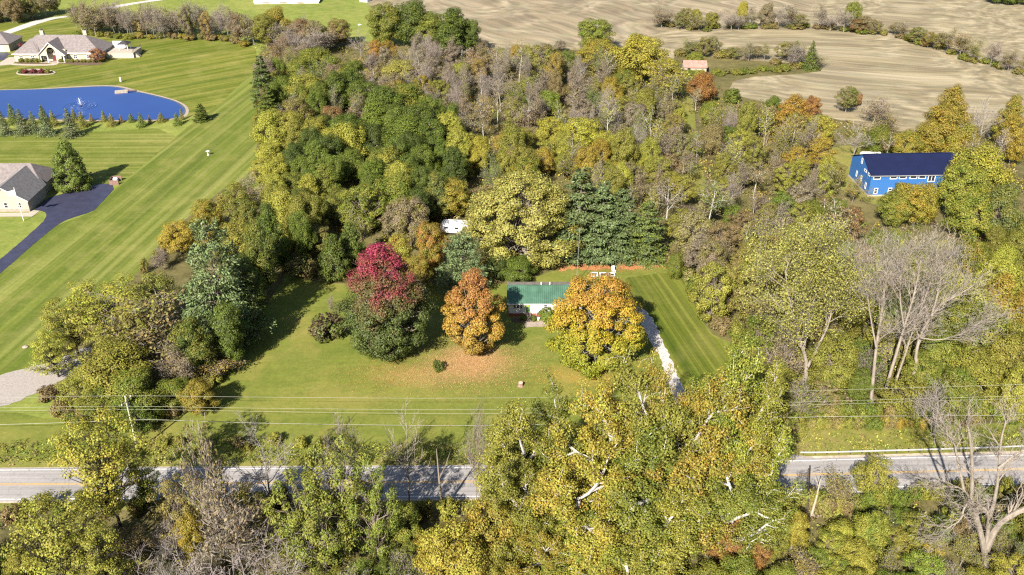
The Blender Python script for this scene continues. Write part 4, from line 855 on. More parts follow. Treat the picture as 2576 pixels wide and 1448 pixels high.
def guardrail(px, z0, label, every=1.9):
    P = smooth([G(x, y) for x, y in px], 2, False); root = empty('guardrail', P[0], 0, label, 'guardrail'); b = Vector(P[0]); rel = [p - b for p in P]
    mb = MB(); prof = [(0,.42),(.05,.50),(0,.58),(.05,.66),(0,.74)]
    for i in range(len(rel) - 1):
        t = (rel[i+1] - rel[i]).normalized(); nn = Vector((t.y, -t.x, 0))
        for (a, z), (c, z2) in zip(prof[:-1], prof[1:]):
            A = rel[i] + nn*a + Vector((0,0,z)); B_ = rel[i+1] + nn*a + Vector((0,0,z)); C_ = rel[i+1] + nn*c + Vector((0,0,z2)); D_ = rel[i] + nn*c + Vector((0,0,z2)); mb.poly([A, B_, C_, D_])
    ro_ = mb.build('rail', MT['steel'], root); so2 = ro_.modifiers.new('thick', 'SOLIDIFY'); so2.thickness = .03
    pm = MB().box(-.07,.05,-.1,.07,.22,.80).mesh('post', MT['dark_wood']); acc = 0.0; nxt = 0.6
    for i in range(len(rel) - 1):
        l = (rel[i+1] - rel[i]).length
        while nxt <= acc + l: inst('post', pm, root, rel[i].lerp(rel[i+1], (nxt - acc) / l)); nxt += every
        acc += l
guardrail([(2012,1146),(2060,1146),(2200,1142),(2380,1137),(2576,1130),(2900,1114)], 0, 'long pale steel guardrail along the far side of the road at right')
guardrail([(2000,1262),(2060,1254),(2130,1246),(2267,1240),(2500,1234),(2800,1222)], 0, 'near-side guardrail curving away from the road, half hidden by bushes')

# ------------------------------------------------------------------ trees, shrubs
CO = dict(dk=(0.062,0.088,0.016), gr=(0.112,0.146,0.021), ol=(0.185,0.180,0.031), yg=(0.262,0.256,0.039), ye=(0.285,0.245,0.034), go=(0.265,0.195,0.030),
          or_=(0.31,0.165,0.038), ru=(0.21,0.115,0.045), br=(0.190,0.145,0.062), mv=(0.195,0.158,0.108), bg=(0.088,0.118,0.042), bs=(0.122,0.152,0.066), lg=(0.315,0.305,0.078), bgn=(0.155,0.195,0.030), rd=(0.15,0.03,0.035), dr=(0.075,0.045,0.035))
WORD = dict(dk='dark green', gr='green', ol='olive', yg='yellow-green', ye='yellow', go='golden', or_='orange', ru='rust red', br='brownish', mv='grey-mauve', bg='blue-green', bs='silvery blue', lg='pale yellow', bgn='bright green', rd='red', dr='dark maroon')
BK = dict(grey=(0.18,0.15,0.12), pale=(0.215,0.182,0.150), white=(0.35,0.33,0.30), dark=(0.040,0.033,0.028), mauve=(0.195,0.165,0.14), silver=(0.195,0.172,0.155))
KIND = {'round':(['round1','round2','round3'],'leafy_tree','leafy tree'), 'oval':(['oval1','oval2'],'leafy_tree','leafy tree'), 'open':(['open1','open2','open3'],'airy_tree','airy tree'), 'slim':(['slim1','slim2'],'slim_tree','slim pale-stemmed tree'), 'ever':(['ever1'],'evergreen_tree','evergreen'),
        'thin':(['thin1','thin2','thin3'],'thin_tree','thinly leaved tree'), 'twig':(['twig1','twig2'],'bare_tree','nearly bare tree'), 'bare':(['bare1','bare2'],'bare_tree','bare tree'),
        'shrub':(['shrub1','shrub2','shrub3'],'shrub','shrub'), 'pine':(['pine1','pine2'],'pine_tree','pine tree'), 'spruce':(['spruce1','spruce2'],'spruce_tree','spruce'),
        'dense':(['dense1'],'dense_tree','dense tree'), 'locust':(['locust1','locust2'],'feathery_tree','feathery tree'), 'vine':(['vine1','vine2'],'vine_hung_tree','vine-hung tree'), 'spread':(['pine3'],'pine_tree','pine tree'), 'syc':(['syc1','syc2','syc3'],'sycamore_tree','sycamore tree'), 'ball':(['ball'],'clipped_shrub','clipped shrub')}
CAT = {'shrub':'shrub','ball':'shrub'}
TREES = []; rnd = random.Random(7)
def hsv_jit(c, k=0.14):
    v = 1 + rnd.uniform(-k, k); g = 1 + rnd.uniform(-k, k) * .5; return (min(1, c[0]*v), min(1, c[1]*v*g), min(1, c[2]*v))
def plant(kind, base, H, R, col, col2=None, label=None, bark=None, group=None, proto=None, name=None, cat=None, jit=0.14):
    lst, nm, word = KIND[kind]; p = PR[proto or rnd.choice(lst)] if not isinstance(proto, dict) else proto
    root = empty(name or nm, base, rnd.uniform(0, 6.28), label, cat or CAT.get(kind, 'tree'), group or 'trees of the wood')
    sx = R / p['R']; sz = H / p['H']
    if bark is None: bark = 'mauve' if kind in ('thin', 'twig') else 'silver' if kind == 'bare' else 'white' if kind == 'slim' else 'white' if kind == 'syc' else 'grey'
    if 'crown' in p:
        c = inst('crown', p['crown'], root, (0,0,0), 0, (sx, sx, sz), hsv_jit(CO[col], jit)); c['tint'] = [float(q) for q in hsv_jit(CO[col2 or col], jit)]
    if 'twigs' in p: inst('twigs', p['twigs'], root, (0,0,0), 0, (sx, sx, sz), hsv_jit(BK[bark], .1))
    inst('trunk' if kind not in ('shrub', 'ball') else 'stem', p['trunk'], root, (0,0,0), 0, (sx, sx, sz), hsv_jit(BK[bark], .1))
    q = PX((base.x, base.y, H * .75)); TREES.append(dict(o=root, kind=kind, col=col, x=q[0], y=q[1], R=R, H=H, b=base, word=word, man=bool(label)))
    return root
def T(kind, x, y, w_, col, h=None, by=None, Y=None, col2=None, label=None, **k):
    """crown top seen at (x, y), crown w_ px wide; height h, or base row by, or distance Y"""
    if Y is None and by is not None: Y = G(x, by).y
    if Y is None: tip = G(x, y, h)
    else: tip = TY(x, y, Y)
    zd = tip.y * math.cos(CP) + (CH - tip.z * .7) * math.sin(CP)
    return plant(kind, Vector((tip.x, tip.y, 0)), tip.z, w_ / 2 * zd / CF, col, col2, label, **k)

# -- the cottage yard
def special(key, x, y, by, w_, bark, label, name):
    Y = G(x, by).y; tip = TY(x, y, Y); p = SP[key]; zd = Y * math.cos(CP) + (CH - tip.z * .5) * math.sin(CP); R = w_ / 2 * zd / CF
    return plant('round', Vector((tip.x, Y, 0)), tip.z, R, 'lg', 'ol', label, bark, 'big maples round the cottage', p, name)
special('pink', 955, 606, 892, 244, 'grey', 'huge maple turning bright pink at the top with a dark green lower crown', 'pink_topped_maple')
special('or1', 1186, 676, 893, 172, 'silver', 'orange and gold maple left of the cottage, thinning at its right side', 'orange_maple')
special('or2', 1507, 698, 915, 236, 'silver', 'broad round golden-orange maple in front of the cottage right end', 'orange_maple')
special('pale', 1312, 436, 648, 290, 'pale', 'broad pale yellow maple behind the cottage, left of the pines', 'pale_maple')
# bare twigs showing through the two orange maples
T('twig', 1500, 722, 70, 'or_', by=890, bark='silver', label='bare grey branches showing through the front of the broad golden-orange maple', group='bare stems in maples')
for x, y, w_, by, c2, lb in ((1464,426,180,640,'bg','tallest blue-green pine at the left of the pine row behind the cottage'), (1520,462,150,644,'bs','second white pine of the row, pale needles, touching the tallest pine'),
                         (1570,476,140,642,'bg','third white pine of the row, behind the garden chair'), (1632,508,125,650,'gr','short bright green pine at the right end of the pine row')):
    T('pine', x, y, w_, 'bg' if c2 != 'ol' else 'bg', by=by, col2=c2, label=lb, group='white pines behind the cottage')
T('spread', 1162, 592, 150, 'bg', by=735, col2='bs', label='bushy blue-green pine between the pink-topped maple and the cottage', group='white pines behind the cottage')
T('dense', 832, 586, 88, 'dk', by=704, label='dense dark green tree touching the lawn left of the pink-topped maple', col2='gr')
T('dense', 877, 556, 78, 'dk', by=672, label='dense dark green tree just behind the pink-topped maple left shoulder', col2='gr')
T('shrub', 818, 792, 88, 'dr', by=848, col2='gr', label='low maroon and green shrub on the lawn at the pink maple left foot', cat='shrub')
T('thin', 829, 738, 26, 'br', by=800, label='slim nearly bare sapling rising behind the maroon shrub', proto='twig2', group='saplings')
T('shrub', 1101, 906, 28, 'gr', by=934, col2='dk', label='tiny green bush alone on the leaf-strewn lawn below the orange maples', cat='shrub')
T('round', 1300, 645, 95, 'gr', by=706, col2='dk', label='dark green tree tucked right behind the cottage roof', proto='round3')
T('round', 1250, 640, 60, 'dk', by=708, label='small dark tree left of the cottage behind the orange and gold maple')
T('oval', 1000, 588, 78, 'yg', by=712, col2='go', label='slim yellow-green tree behind the right shoulder of the pink maple')
T('round', 1078, 558, 80, 'or_', by=690, col2='ol', label='soft orange tree just below the white camper')
T('round', 1050, 640, 66, 'go', by=735, col2='ol', label='golden green tree squeezed between pink maple and blue-green pine')
T('open', 1800, 664, 112, 'ol', by=818, col2='yg', bark='pale', label='lone olive tree with a pale trunk standing on the mown side lawn')
T('round', 1700, 640, 46, 'gr', by=702, col2='ol', bark='white', label='small green tree with a white trunk right of the pine row', proto='round3')
for x, y, w_, h, lb in ((1317,806,15,1.5,'left of the two round clipped shrubs flanking the stone steps'), (1342,808,15,1.6,'right of the two round clipped shrubs flanking the stone steps')):
    T('ball', x, y - 14, w_ * 1.15, 'gr', by=y, label=lb, group='clipped shrubs by the cottage')
T('ball', 1376, 776, 42, 'gr', by=804, label='large oval clipped shrub under the cottage right window', group='clipped shrubs by the cottage')
# -- tree row between the meadow and the lawn
rowT = [('locust',250,708,240,'yg',14,None,'grey'),('locust',158,752,160,'yg',13,'ol','dark'),('locust',112,832,130,'yg',10,'yg','dark'),('locust',265,806,110,'yg',10,'ol','dark'),
 ('thin',338,742,190,'br',15,'ol','grey'),('round',272,872,200,'ol',11,'yg',None),('open',196,930,120,'yg',8,'ol',None),('round',322,940,150,'ol',9,'gr',None),('thin',428,872,120,'br',10,'mv',None),('oval',470,800,110,'dk',13,'ol',None),
 ('thin',520,884,96,'go',6,'br',None),('round',425,955,96,'gr',6,'ol',None),('round',489,958,96,'go',7,'ol',None),('open',240,985,170,'gr',7,'ol',None),('open',330,1015,130,'gr',6,'dk',None),
 ('open',592,462,96,'ol',13,'gr',None),('thin',622,440,80,'br',10,'mv',None),('round',512,503,84,'go',9,'ol',None),('round',440,560,92,'go',8,'ye',None),('round',590,556,110,'ol',13,'yg',None),('oval',668,505,84,'dk',17,'gr',None),('oval',640,560,90,'dk',17,'ol',None),('oval',612,650,90,'dk',16,'gr',None),('oval',560,760,90,'dk',14,'gr',None),  # dark green ovals added and made taller to throw a denser shadow beside the row
 ('thin',398,618,42,'mv',6,'mv','silver'),('open',500,535,80,'ol',10,'go',None),('round',640,612,80,'dk',12,'ol',None),('round',600,640,80,'dk',12,'gr',None),('shrub',650,636,44,'ru',5,'br',None),('open',380,680,110,'ol',12,'gr',None),('round',560,720,90,'dk',10,'gr',None),('oval',620,500,80,'ol',13,'dk',None),('open',330,790,130,'ol',11,'br',None)]
for kd, x, y, w_, c, h, c2, bk in rowT: T(kd, x, y, w_, c, h=h, col2=c2, bark=bk, group='trees of the row beside the lawn')
T('spread', 515, 566, 215, 'bg', by=880, col2='bs', label='great silvery-green pine in the row at the left edge of the lawn', group='trees of the row beside the lawn', bark='grey')
T('spread', 585, 640, 130, 'dk', by=850, col2='bg', label='shaded dark pine behind the great silvery-green pine', group='trees of the row beside the lawn')
# -- roadside, bottom left
fg_ = [('locust',215,1040,250,'yg',1345,'ye','dark','big yellow-green feathery tree with black limbs over the road at left'),('locust',110,1268,260,'yg',1500,'ol','dark','feathery yellow-green tree in the bottom left corner'),('locust',225,1320,170,'yg',1520,'ol','dark','feathery tree at the bottom edge below the black-limbed one'),
 ('locust',340,1150,110,'yg',1300,'gr','dark','small feathery tree at the foot of the grey utility pole'),('bare',640,1036,160,'mv',1302,None,'silver','grey bare tree spreading over the road left of the leafy vine mass'),('thin',492,1066,110,'br',1400,'ol','mauve','vine-wrapped nearly bare tree leaning beside the road at left'),
 ('bare',1012,1022,130,'mv',1270,None,'pale','pale bare tree with ivy standing over the road in the middle'),('twig',1192,1006,90,'ru',1270,None,'mauve','thin rusty bare tree beside the sycamores above the road'),('twig',842,1024,120,'br',1300,None,'silver','wispy bare treetop above the leafy vine mass'),
 ('vine',838,1096,210,'ol',1400,'bgn',None,'tall olive vine-covered tree over the road, left of centre'),('vine',742,1190,190,'ol',1430,'gr',None,'olive vine-hung tree below the road at left of centre'),('vine',925,1150,150,'bgn',1420,'bgn',None,'bright green ivy-covered tree over the road, left of centre'),('vine',792,1240,170,'bgn',1450,'ol',None,'shaggy green tree under the tall olive vine-covered tree'),('round',1010,1270,100,'bgn',1370,'yg',None,'small bright green tree below the road shadow'),
 ('thin',560,1180,150,'br',1440,'mv',None,'brown tangled thin tree below the road beside the utility pole shadow'),('vine',430,1205,140,'br',1375,'ol',None,'brown vine-draped tree whose shadow darkens the road at left'),('vine',612,1220,130,'ol',1385,'br',None,'olive brown tree under the grey bare tree by the road'),('round',470,1290,90,'ye',1420,'go',None,'small yellow bush below the road at left'),('round',1135,1335,190,'yg',1520,'go',None,'yellow-green tree at the bottom edge left of the sycamores'),('round',1225,1265,170,'go',1450,'ol',None,'golden olive tree at the left foot of the sycamores')]
for kd, x, y, w_, c, by, c2, bk, lb in fg_: T(kd, x, y, w_, c, by=by, col2=c2, bark=bk, label=lb, group='trees beside and below the road')
for x, y, w_, by in ((430,1316,150,1440),(560,1300,160,1450),(650,1330,160,1470),(330,1392,150,1520),(470,1400,160,1540),(600,1410,160,1540),(705,1365,140,1500),(400,1440,160,1600)):
    T('bare', x, y, w_, 'mv', by=by, bark='silver', group='trees beside and below the road')
sn2 = G(1112, 1292); q = TY(1098, 1130, sn2.y)
o = empty('dead_snag', sn2, 0, 'pale broken bare trunk rising over the road left of the sycamores', 'dead tree'); mb = MB()
mb.tube([(0,0,-.2),((q.x-sn2.x)*.4,0,q.z*.45),(q.x-sn2.x,0,q.z)], [.22,.17,.06], 8); mb.tube([((q.x-sn2.x)*.5,0,q.z*.55),(.9,.2,q.z*.75),(1.6,.2,q.z*.95)], [.09,.06,.02], 5); t_ = mb.build('trunk', BARK, o); t_.color = (*BK['grey'], 1)
# -- sycamores
syc = [(1700,895,95,190),(1300,1008,92,250),(1400,988,94,250),(1525,955,93,290),(1655,905,94,270),(1872,856,95,290),(1795,960,91,340),(1935,935,94,190),(1640,1070,88,340),(1440,1110,87,330),(1310,1130,88,210),(1500,1290,84,280),(1350,1310,84,210),(1700,1250,84,280),(1868,1140,88,260),(1600,1390,80,260)]
order = sorted(range(len(syc)), key=lambda i: syc[i][0]); nth = ['first','second','third','fourth','fifth','sixth','seventh','eighth','ninth','tenth','eleventh','twelfth','thirteenth','fourteenth','fifteenth','sixteenth','seventeenth']
for rk, i in enumerate(order):
    x, y, Y, w_ = syc[i]; T('syc', x, y, w_, 'yg' if i % 2 else 'ol', Y=Y, col2=('go', 'ol', 'gr')[i % 3], label='white-limbed yellow-olive sycamore, %s from the left of the big roadside clump' % nth[rk], group='sycamores by the road', jit=.08)
T('round',1842,1300,120,'ru',h=9,col2='or_',label='red and orange small tree at the right foot of the sycamores', group='trees beside and below the road')
T('round',1905,1345,90,'or_',h=8,col2='ru',label='orange bush at the bottom edge right of the sycamores', group='trees beside and below the road')
T('round',2010,1290,76,'ye',h=7,col2='yg',label='bright yellow small tree just below the dark utility pole', group='trees beside and below the road')
T('open',2215,1150,110,'yg',h=9,col2='ol',label='airy yellow-green tree leaning over the right part of the road', group='trees beside and below the road')
T('thin',2120,1190,80,'ol',h=7,col2='br',label='thin olive sapling in front of the right part of the road', group='trees beside and below the road')
# -- trees of the wood placed one by one
wood = [('round',965,8,95,'gr',17,'ol'),('round',1036,0,112,'gr',18,'dk'),('round',1078,30,90,'gr',14,'ol'),('oval',1138,16,104,'dk',19,'gr'),('round',1180,45,60,'gr',14,'dk'),('oval',943,100,42,'or_',9,'go'),('shrub',989,116,24,'or_',5,None),('bare',902,72,66,'mv',13,None),
 ('round',690,18,72,'go',14,'ol'),('round',660,34,60,'ol',13,None),('twig',730,58,80,'mv',13,None),('thin',800,58,80,'mv',12,None),('twig',768,80,80,'mv',11,None),('thin',700,88,80,'br',12,'ru'),('round',784,118,92,'ol',12,'gr'),('round',826,136,76,'gr',12,'ol'),('round',752,146,80,'ol',11,'gr'),
 ('round',712,190,78,'gr',12,None),('round',770,184,112,'yg',13,'ol'),('oval',840,178,82,'dk',15,'gr'),('oval',880,170,72,'dk',15,'gr'),('round',916,204,100,'gr',14,'dk'),('oval',965,214,92,'gr',15,'dk'),('round',1022,208,112,'ol',14,'gr'),('round',1082,242,74,'gr',12,None),
 ('open',736,246,100,'br',12,'ol'),('round',672,276,92,'yg',13,None),('round',726,280,80,'yg',12,'ol'),('round',866,288,100,'gr',14,'dk'),('oval',942,250,108,'gr',15,None),('round',996,258,92,'gr',14,'dk'),('round',1058,258,116,'dk',15,'gr'),('round',1018,290,122,'gr',14,None),('round',1080,300,90,'dk',13,'gr'),
 ('round',868,306,102,'yg',13,None),('round',796,292,92,'yg',13,'ol'),('round',836,318,92,'yg',12,None),('round',1006,152,92,'yg',10,'lg'),('thin',920,180,62,'go',10,'br'),('open',996,202,72,'go',9,'br'),('thin',1196,118,54,'or_',10,'br'),('round',1158,156,60,'yg',9,'ol'),
 ('round',1498,48,98,'ol',13,'gr'),('round',1508,98,104,'go',12,'ol'),('round',1612,84,150,'ye',18,'yg'),('round',1678,142,84,'ye',12,'yg'),('open',1363,112,118,'ol',13,'br'),('round',1770,182,78,'or_',10,'ru'),('round',1790,254,54,'gr',8,'yg'),('shrub',1846,222,42,'gr',5,None),('round',1752,130,46,'yg',6,'gr'),
 ('round',1380,226,62,'bgn',8,None),('round',1384,296,84,'yg',11,'ye'),('round',1464,298,112,'ye',12,'yg'),('round',1950,240,42,'gr',7,None),('oval',2003,238,86,'go',13,'or_'),('round',2046,240,52,'ru',8,'or_'),('round',2068,290,78,'yg',11,'ye'),('open',2140,216,62,'gr',9,'br'),('shrub',2162,230,22,'ru',5,None),('thin',2208,250,72,'br',8,None),
 ('oval',2408,212,80,'go',18,'ol'),('round',2392,262,120,'go',16,'ol'),('round',2360,300,90,'go',12,'ol'),('round',2430,310,90,'ol',12,'go'),('bare',2496,236,90,'mv',16,None),('oval',2560,236,76,'ol',16,'go'),('round',2574,292,80,'go',14,None),('thin',2238,276,62,'ol',9,'br'),('bare',2164,308,96,'mv',11,None),('round',2222,318,82,'gr',9,'ol'),('round',2290,330,80,'ol',9,'go'),
 ('thin',1682,150,100,'ye',14,None),('open',908,466,132,'ol',13,'gr'),('round',994,442,124,'gr',13,'ol'),('oval',1094,430,84,'ol',13,'bg'),('round',1132,452,108,'go',10,'ol'),('round',764,522,74,'yg',7,None),('open',796,566,84,'ol',8,'br'),('shrub',756,645,86,'br',5,'gr'),
 ('round',1694,436,64,'yg',7,'ye'),('round',1568,410,56,'yg',9,None),('round',1848,516,54,'bgn',6,'gr'),('round',2293,460,112,'go',11,'ol'),('round',2334,458,86,'go',11,'yg'),('round',2258,484,84,'ol',9,'gr'),('thin',2158,440,62,'ol',8,'go'),
 ('round',2482,366,150,'yg',17,'ye'),('round',2436,412,116,'yg',15,'gr'),('round',2534,462,112,'bg',14,'ol'),('round',2460,488,110,'gr',12,'yg'),('round',2052,506,94,'gr',8,'ol'),('round',2114,502,66,'gr',8,None),('open',2148,522,94,'ru',9,'br'),
 ('round',2425,690,170,'yg',15,'ol'),('oval',2535,684,130,'go',16,'yg'),('round',2480,770,160,'yg',14,'gr'),('round',2385,830,120,'ol',12,'gr'),('round',2556,840,130,'yg',13,'ol'),('round',2470,880,150,'ol',11,'yg'),('oval',2420,760,110,'ol',13,'gr'),('round',2330,900,100,'ol',9,'gr'),
 ('open',1990,624,250,'lg',17,'ol'),('open',1925,690,150,'ol',12,'br'),('open',1930,790,120,'ol',10,'gr'),('round',1905,640,90,'yg',9,'ol'),
 ('pine',652,142,78,'dk',16,'bg'),('pine',668,214,70,'gr',12,'dk')]
for kd, x, y, w_, c, h, c2 in wood: T(kd, x, y, w_, c, h=h, col2=c2)
for x, y, w_, c, h in ((1532,236,44,'yg',16),(1985,292,40,'go',11),(1972,300,40,'go',12),(2004,286,44,'go',11),(1640,470,40,'yg',10),(1590,455,40,'ol',9),(1930,330,36,'go',10),(1950,372,34,'br',9),(1440,330,44,'yg',12),(1405,250,40,'ol',12),(1250,230,40,'br',12),(1210,180,36,'br',11),
  (1720,400,34,'br',9),(1850,430,40,'ol',9),(1905,470,36,'br',9),(1760,330,36,'mv',10),(1655,300,40,'ye',13),(2060,330,36,'go',10),(2245,330,40,'br',10),(2420,300,40,'ol',13),(2450,330,40,'br',12),(2530,320,40,'mv',13),(880,520,44,'ol',10),(905,540,44,'ol',10),(1190,520,40,'go',9),(1330,240,40,'mv',12),(1290,180,36,'br',11),(2110,620,50,'br',9),(2150,600,44,'ol',9),(2060,580,44,'br',9),(1880,560,40,'ol',9),(1830,600,40,'br',9),(2200,570,44,'br',9)):
    T('slim', x, y, w_, c, h=h)
# dark conifer by the drive
T('ever', 156, 354, 100, 'dk', by=474, col2='gr', label='tall dark pointed evergreen at the corner of the asphalt drive', group='evergreens', name='evergreen_tree')
# -- conifers along the pond
pc_ = [(-2,287,340,34,'bs'),(22,268,312,30,'gr'),(44,284,338,42,'bs'),(75,288,334,34,'bs'),(103,284,341,42,'bs'),(101,270,305,26,'gr'),(127,284,318,26,'ol'),(165,284,344,48,'bs'),(181,278,303,20,'ol'),(200,287,321,28,'ol'),(226,288,306,14,'br'),(257,283,306,20,'ol'),(276,291,317,24,'ol'),(301,291,309,13,'br'),(326,287,308,18,'gr'),(350,289,320,24,'gr'),(374,293,311,13,'br'),(402,287,307,22,'ol'),(441,287,315,22,'gr'),(453,277,302,13,'ol')]
for i, (x, y, by, w_, c) in enumerate(pc_):
    sz_ = 'tiny' if by - y < 24 else 'small' if by - y < 40 else 'tall'
    k_ = sum(1 for q in pc_[:i] if q[4] == c); 
    T('spruce', x, y - (by - y) * .14, w_ * 1.22, c, by=by, col2='bg' if c == 'bs' else c, label='%s %s conifer on the near pond bank, %s of its colour from the left' % (sz_, WORD[c], nth[k_]), group='conifers along the pond')
T('pine', 501, 262, 46, 'dk', by=305, col2='gr', label='ragged dark conifer alone right of the pond tip', group='conifers along the pond', proto='pine2')
# -- shrubs at the big house
for x, w_, c in ((52,16,'gr'),(66,14,'ol'),(78,14,'gr'),(90,15,'ol'),(102,16,'gr'),(152,15,'gr'),(166,15,'ol'),(180,15,'gr'),(194,15,'br'),(208,16,'ol'),(224,16,'gr'),(238,15,'br'),(252,14,'gr')):
    T('shrub', x, 147 if x < 120 else 149, w_, c, by=157, col2='ol', group='shrubs along the front of the big house')
for x, c, lb in ((51,'gr','round green shrub at the left end of the island bed'),(62,'rd','left of three red shrubs in the island bed before the big house'),(83,'rd','middle of three red shrubs in the island bed before the big house'),(104,'rd','right of three red shrubs in the island bed before the big house'),(118,'ol','olive shrub at the right end of the island bed')):
    T('shrub', x, 174, 17, c, by=184, col2=c, label=lb, group='shrubs of the island bed')
T('thin', 240, 122, 46, 'rd', by=157, col2='or_', label='small red-leaved ornamental tree at the right corner of the big house', proto='open3', name='ornamental_tree')
T('round', 58, 108, 30, 'rd', by=125, col2='dr', label='dark red bush between the garage and the big house', proto='shrub1', cat='shrub')
for x, w_, c in ((1722,22,'ol'),(1736,24,'gr'),(1752,22,'yg'),(1766,24,'go')): T('shrub', x, 176, w_, c, by=190, col2='ol', group='thicket by the tan field')
# -- far tree lines
rs_ = random.Random(11)
def ch(d): 
    k = list(d); return rs_.choices(k, [d[i] for i in k])[0]
def line(px, n, hr, wr, cols, kinds, dy=6, group=None):
    P = px; seg = [math.dist(a, b) for a, b in zip(P[:-1], P[1:])]; tot = sum(seg)
    for i in range(n):
        d = (i + rs_.uniform(.1, .9)) / n * tot
        for (a, b), l in zip(zip(P[:-1], P[1:]), seg):
            if d <= l: break
            d -= l
        f = d / l; x = a[0] + (b[0]-a[0])*f; by = a[1] + (b[1]-a[1])*f + rs_.uniform(-dy, dy); g = G(x, by); kd = ch(kinds); h = rs_.uniform(*hr) * (0.45 if kd == 'shrub' else 1); s = S(x, by)
        plant(kd, g, h, rs_.uniform(*wr) / 2 / s * (.8 if kd == 'shrub' else 1), ch(cols), ch(cols), group=group)
line([(-30,60),(60,52),(125,44),(150,36)], 13, (8,13), (34,60), dict(br=3,ol=3,mv=2,gr=1), dict(thin=4,twig=3,open=2,round=1), group='far tree line')
line([(190,66),(220,88),(330,92),(470,96),(600,98)], 26, (9,14.5), (36,60), dict(br=3,ol=2,mv=3,go=2), dict(thin=4,twig=5,open=1), 5, group='far tree line')
line([(200,74),(300,82),(450,86),(590,86)], 14, (10,14), (40,60), dict(br=3,mv=3,ol=1,go=1), dict(thin=3,twig=4), 5, group='far tree line')
line([(180,90),(330,96),(560,100),(640,120)], 22, (4,6), (24,40), dict(ol=3,go=2,br=2,gr=1), dict(shrub=1), 4, group='far tree line')
line([(600,100),(640,112),(720,108),(800,118),(870,125)], 16, (7,13), (40,66), dict(br=2,ol=3,mv=2,go=1,ru=.4), dict(thin=3,open=2,round=1,twig=1), 10, group='far tree line')
# hedgerow between the fields
hl = [(1655,66),(1760,76),(1900,72),(2010,72),(2100,78),(2250,92),(2350,122),(2450,158),(2590,192)]
line(hl, 30, (5,11), (34,60), dict(br=4,mv=2,ol=3,gr=1,ru=.6), dict(thin=4,open=3,round=1,twig=2), 4, 'hedgerow between the tan fields')
line(hl, 34, (4,6.5), (26,44), dict(ol=4,br=3,gr=2), dict(shrub=1), 4, 'hedgerow between the tan fields')
T('round',2152,4,44,'ol',h=11,col2='gr',group='hedgerow between the tan fields'); T('round',1872,2,30,'ye',h=10,group='hedgerow between the tan fields'); T('round',1754,22,30,'yg',h=7,group='hedgerow between the tan fields')
line([(2500,8),(2590,14)], 4, (6,8), (36,50), dict(dk=1,gr=1), dict(round=1), 3, 'hedgerow between the tan fields')
line([(1700,150),(1760,140),(1850,148),(1960,158),(2055,168)], 18, (4.5,8), (34,58), dict(ol=3,br=3,gr=2,mv=1), dict(thin=2,open=3,shrub=2), 8, 'thicket by the tan field')
line([(1790,185),(1850,192),(1960,178),(2050,172)], 16, (4,6), (26,44), dict(ol=3,gr=3,br=1), dict(shrub=1), 6, 'thicket by the tan field')
T('spruce', 2048, 104, 50, 'gr', by=174, col2='dk', label='lone dark green conifer at the tip of the thicket in the tan field')
T('twig', 2002, 108, 58, 'mv', by=168, label='pale mauve bare tree beside the lone conifer in the tan field')

# ------------------------------------------------------------------ leaning pale trunks and the dead tree, limb by limb
TW = dict(wander=0.16, trop=0.05, taper=0.5, kids=(5,4,3), f0=(.25,.25,.2), ang=(.6,.65,.7), ratio=(.62,.6,.55), rr=.6)
def limbed(name, base_px, limbs, label, bark, group, seed, tw_len=4.0, tw_from=0.45, n_tw=7, mx=2, rmin=.028, leaves=None, fine=2600):
    b = G(*base_px); root = empty(name, b, 0, label, 'tree', group); mb = MB(); rr_ = random.Random(seed); ends = []
    for pts, r0, r1, dY in limbs:
        P = []
        for i, (x, y) in enumerate(pts): P.append(TY(x, y, b.y + dY * i / max(1, len(pts) - 1)) - b)
        P = smooth(P, 1, False); n = len(P); mb.tube(P, [r0 + (r1 - r0) * i / (n - 1) for i in range(n)], 8)
        for k in range(n_tw):
            f = tw_from + (1 - tw_from) * (k + rr_.random()) / n_tw; f = min(f, .999); x = f * (n - 1); i = int(x); p = P[i].lerp(P[i+1], x - i); ax = (P[i+1] - P[i]).normalized()
            o = ax.orthogonal().normalized(); o = Matrix.Rotation(rr_.uniform(0, 6.28), 3, ax) @ o; d = (ax + o * rr_.uniform(.5, 1.1) + Vector((0,0,.25))).normalized(); out = []; tips = []
            grow(rr_, out, tips, p, d, tw_len * rr_.uniform(.6, 1.2) * (1.15 - .35*f), max(.05, (r0 + (r1 - r0) * f) * .5), 0, mx, TW)
            for a, ra, dp in out: mb.tube(a, [max(q, rmin) for q in ra], (5,4,3,3)[dp], False)
            ends += [q for q, _ in tips]
    t = mb.build('trunk', BARK, root); t.color = (*BK[bark], 1)
    if fine:
        rng = np.random.default_rng(seed + 50); A = np.array([tuple(q) for q in ends]); C = A[rng.integers(0, len(A), fine)] + rng.normal(size=(fine,3)) * [.6,.6,.5]
        al = unit(C - np.array([0, 0, A[:, 2].max() * .45])) + [0, 0, .35]
        tw = inst('twigs', leaf_mesh('fine_twigs', C, rng.normal(size=(fine,3)), 1.0 * rng.uniform(.5,1.3,fine), .05, BARK, rng, along=al), root, color=BK['silver']); tag(tw, kind='stuff')
    if leaves:
        n, c, c2, sz = leaves; rng = np.random.default_rng(seed); A = np.array([tuple(q) for q in ends]); C = A[rng.integers(0, len(A), n)] + rng.normal(size=(n,3)) * .7
        cr = inst('crown', leaf_mesh('sparse_leaves', C, rng.normal(size=(n,3)) + [0,0,.7], sz * rng.uniform(.6,1.3,n), .6, LEAF, rng), root, color=CO[c]); cr['tint'] = list(CO[c2])
    q = PX(b + Vector((0,0,8))); TREES.append(dict(o=root, kind='bare', col='mv', x=q[0], y=q[1], R=2.0, H=12, b=b, word='bare tree', man=True))
gp = 'pale leaning trunks above the road'
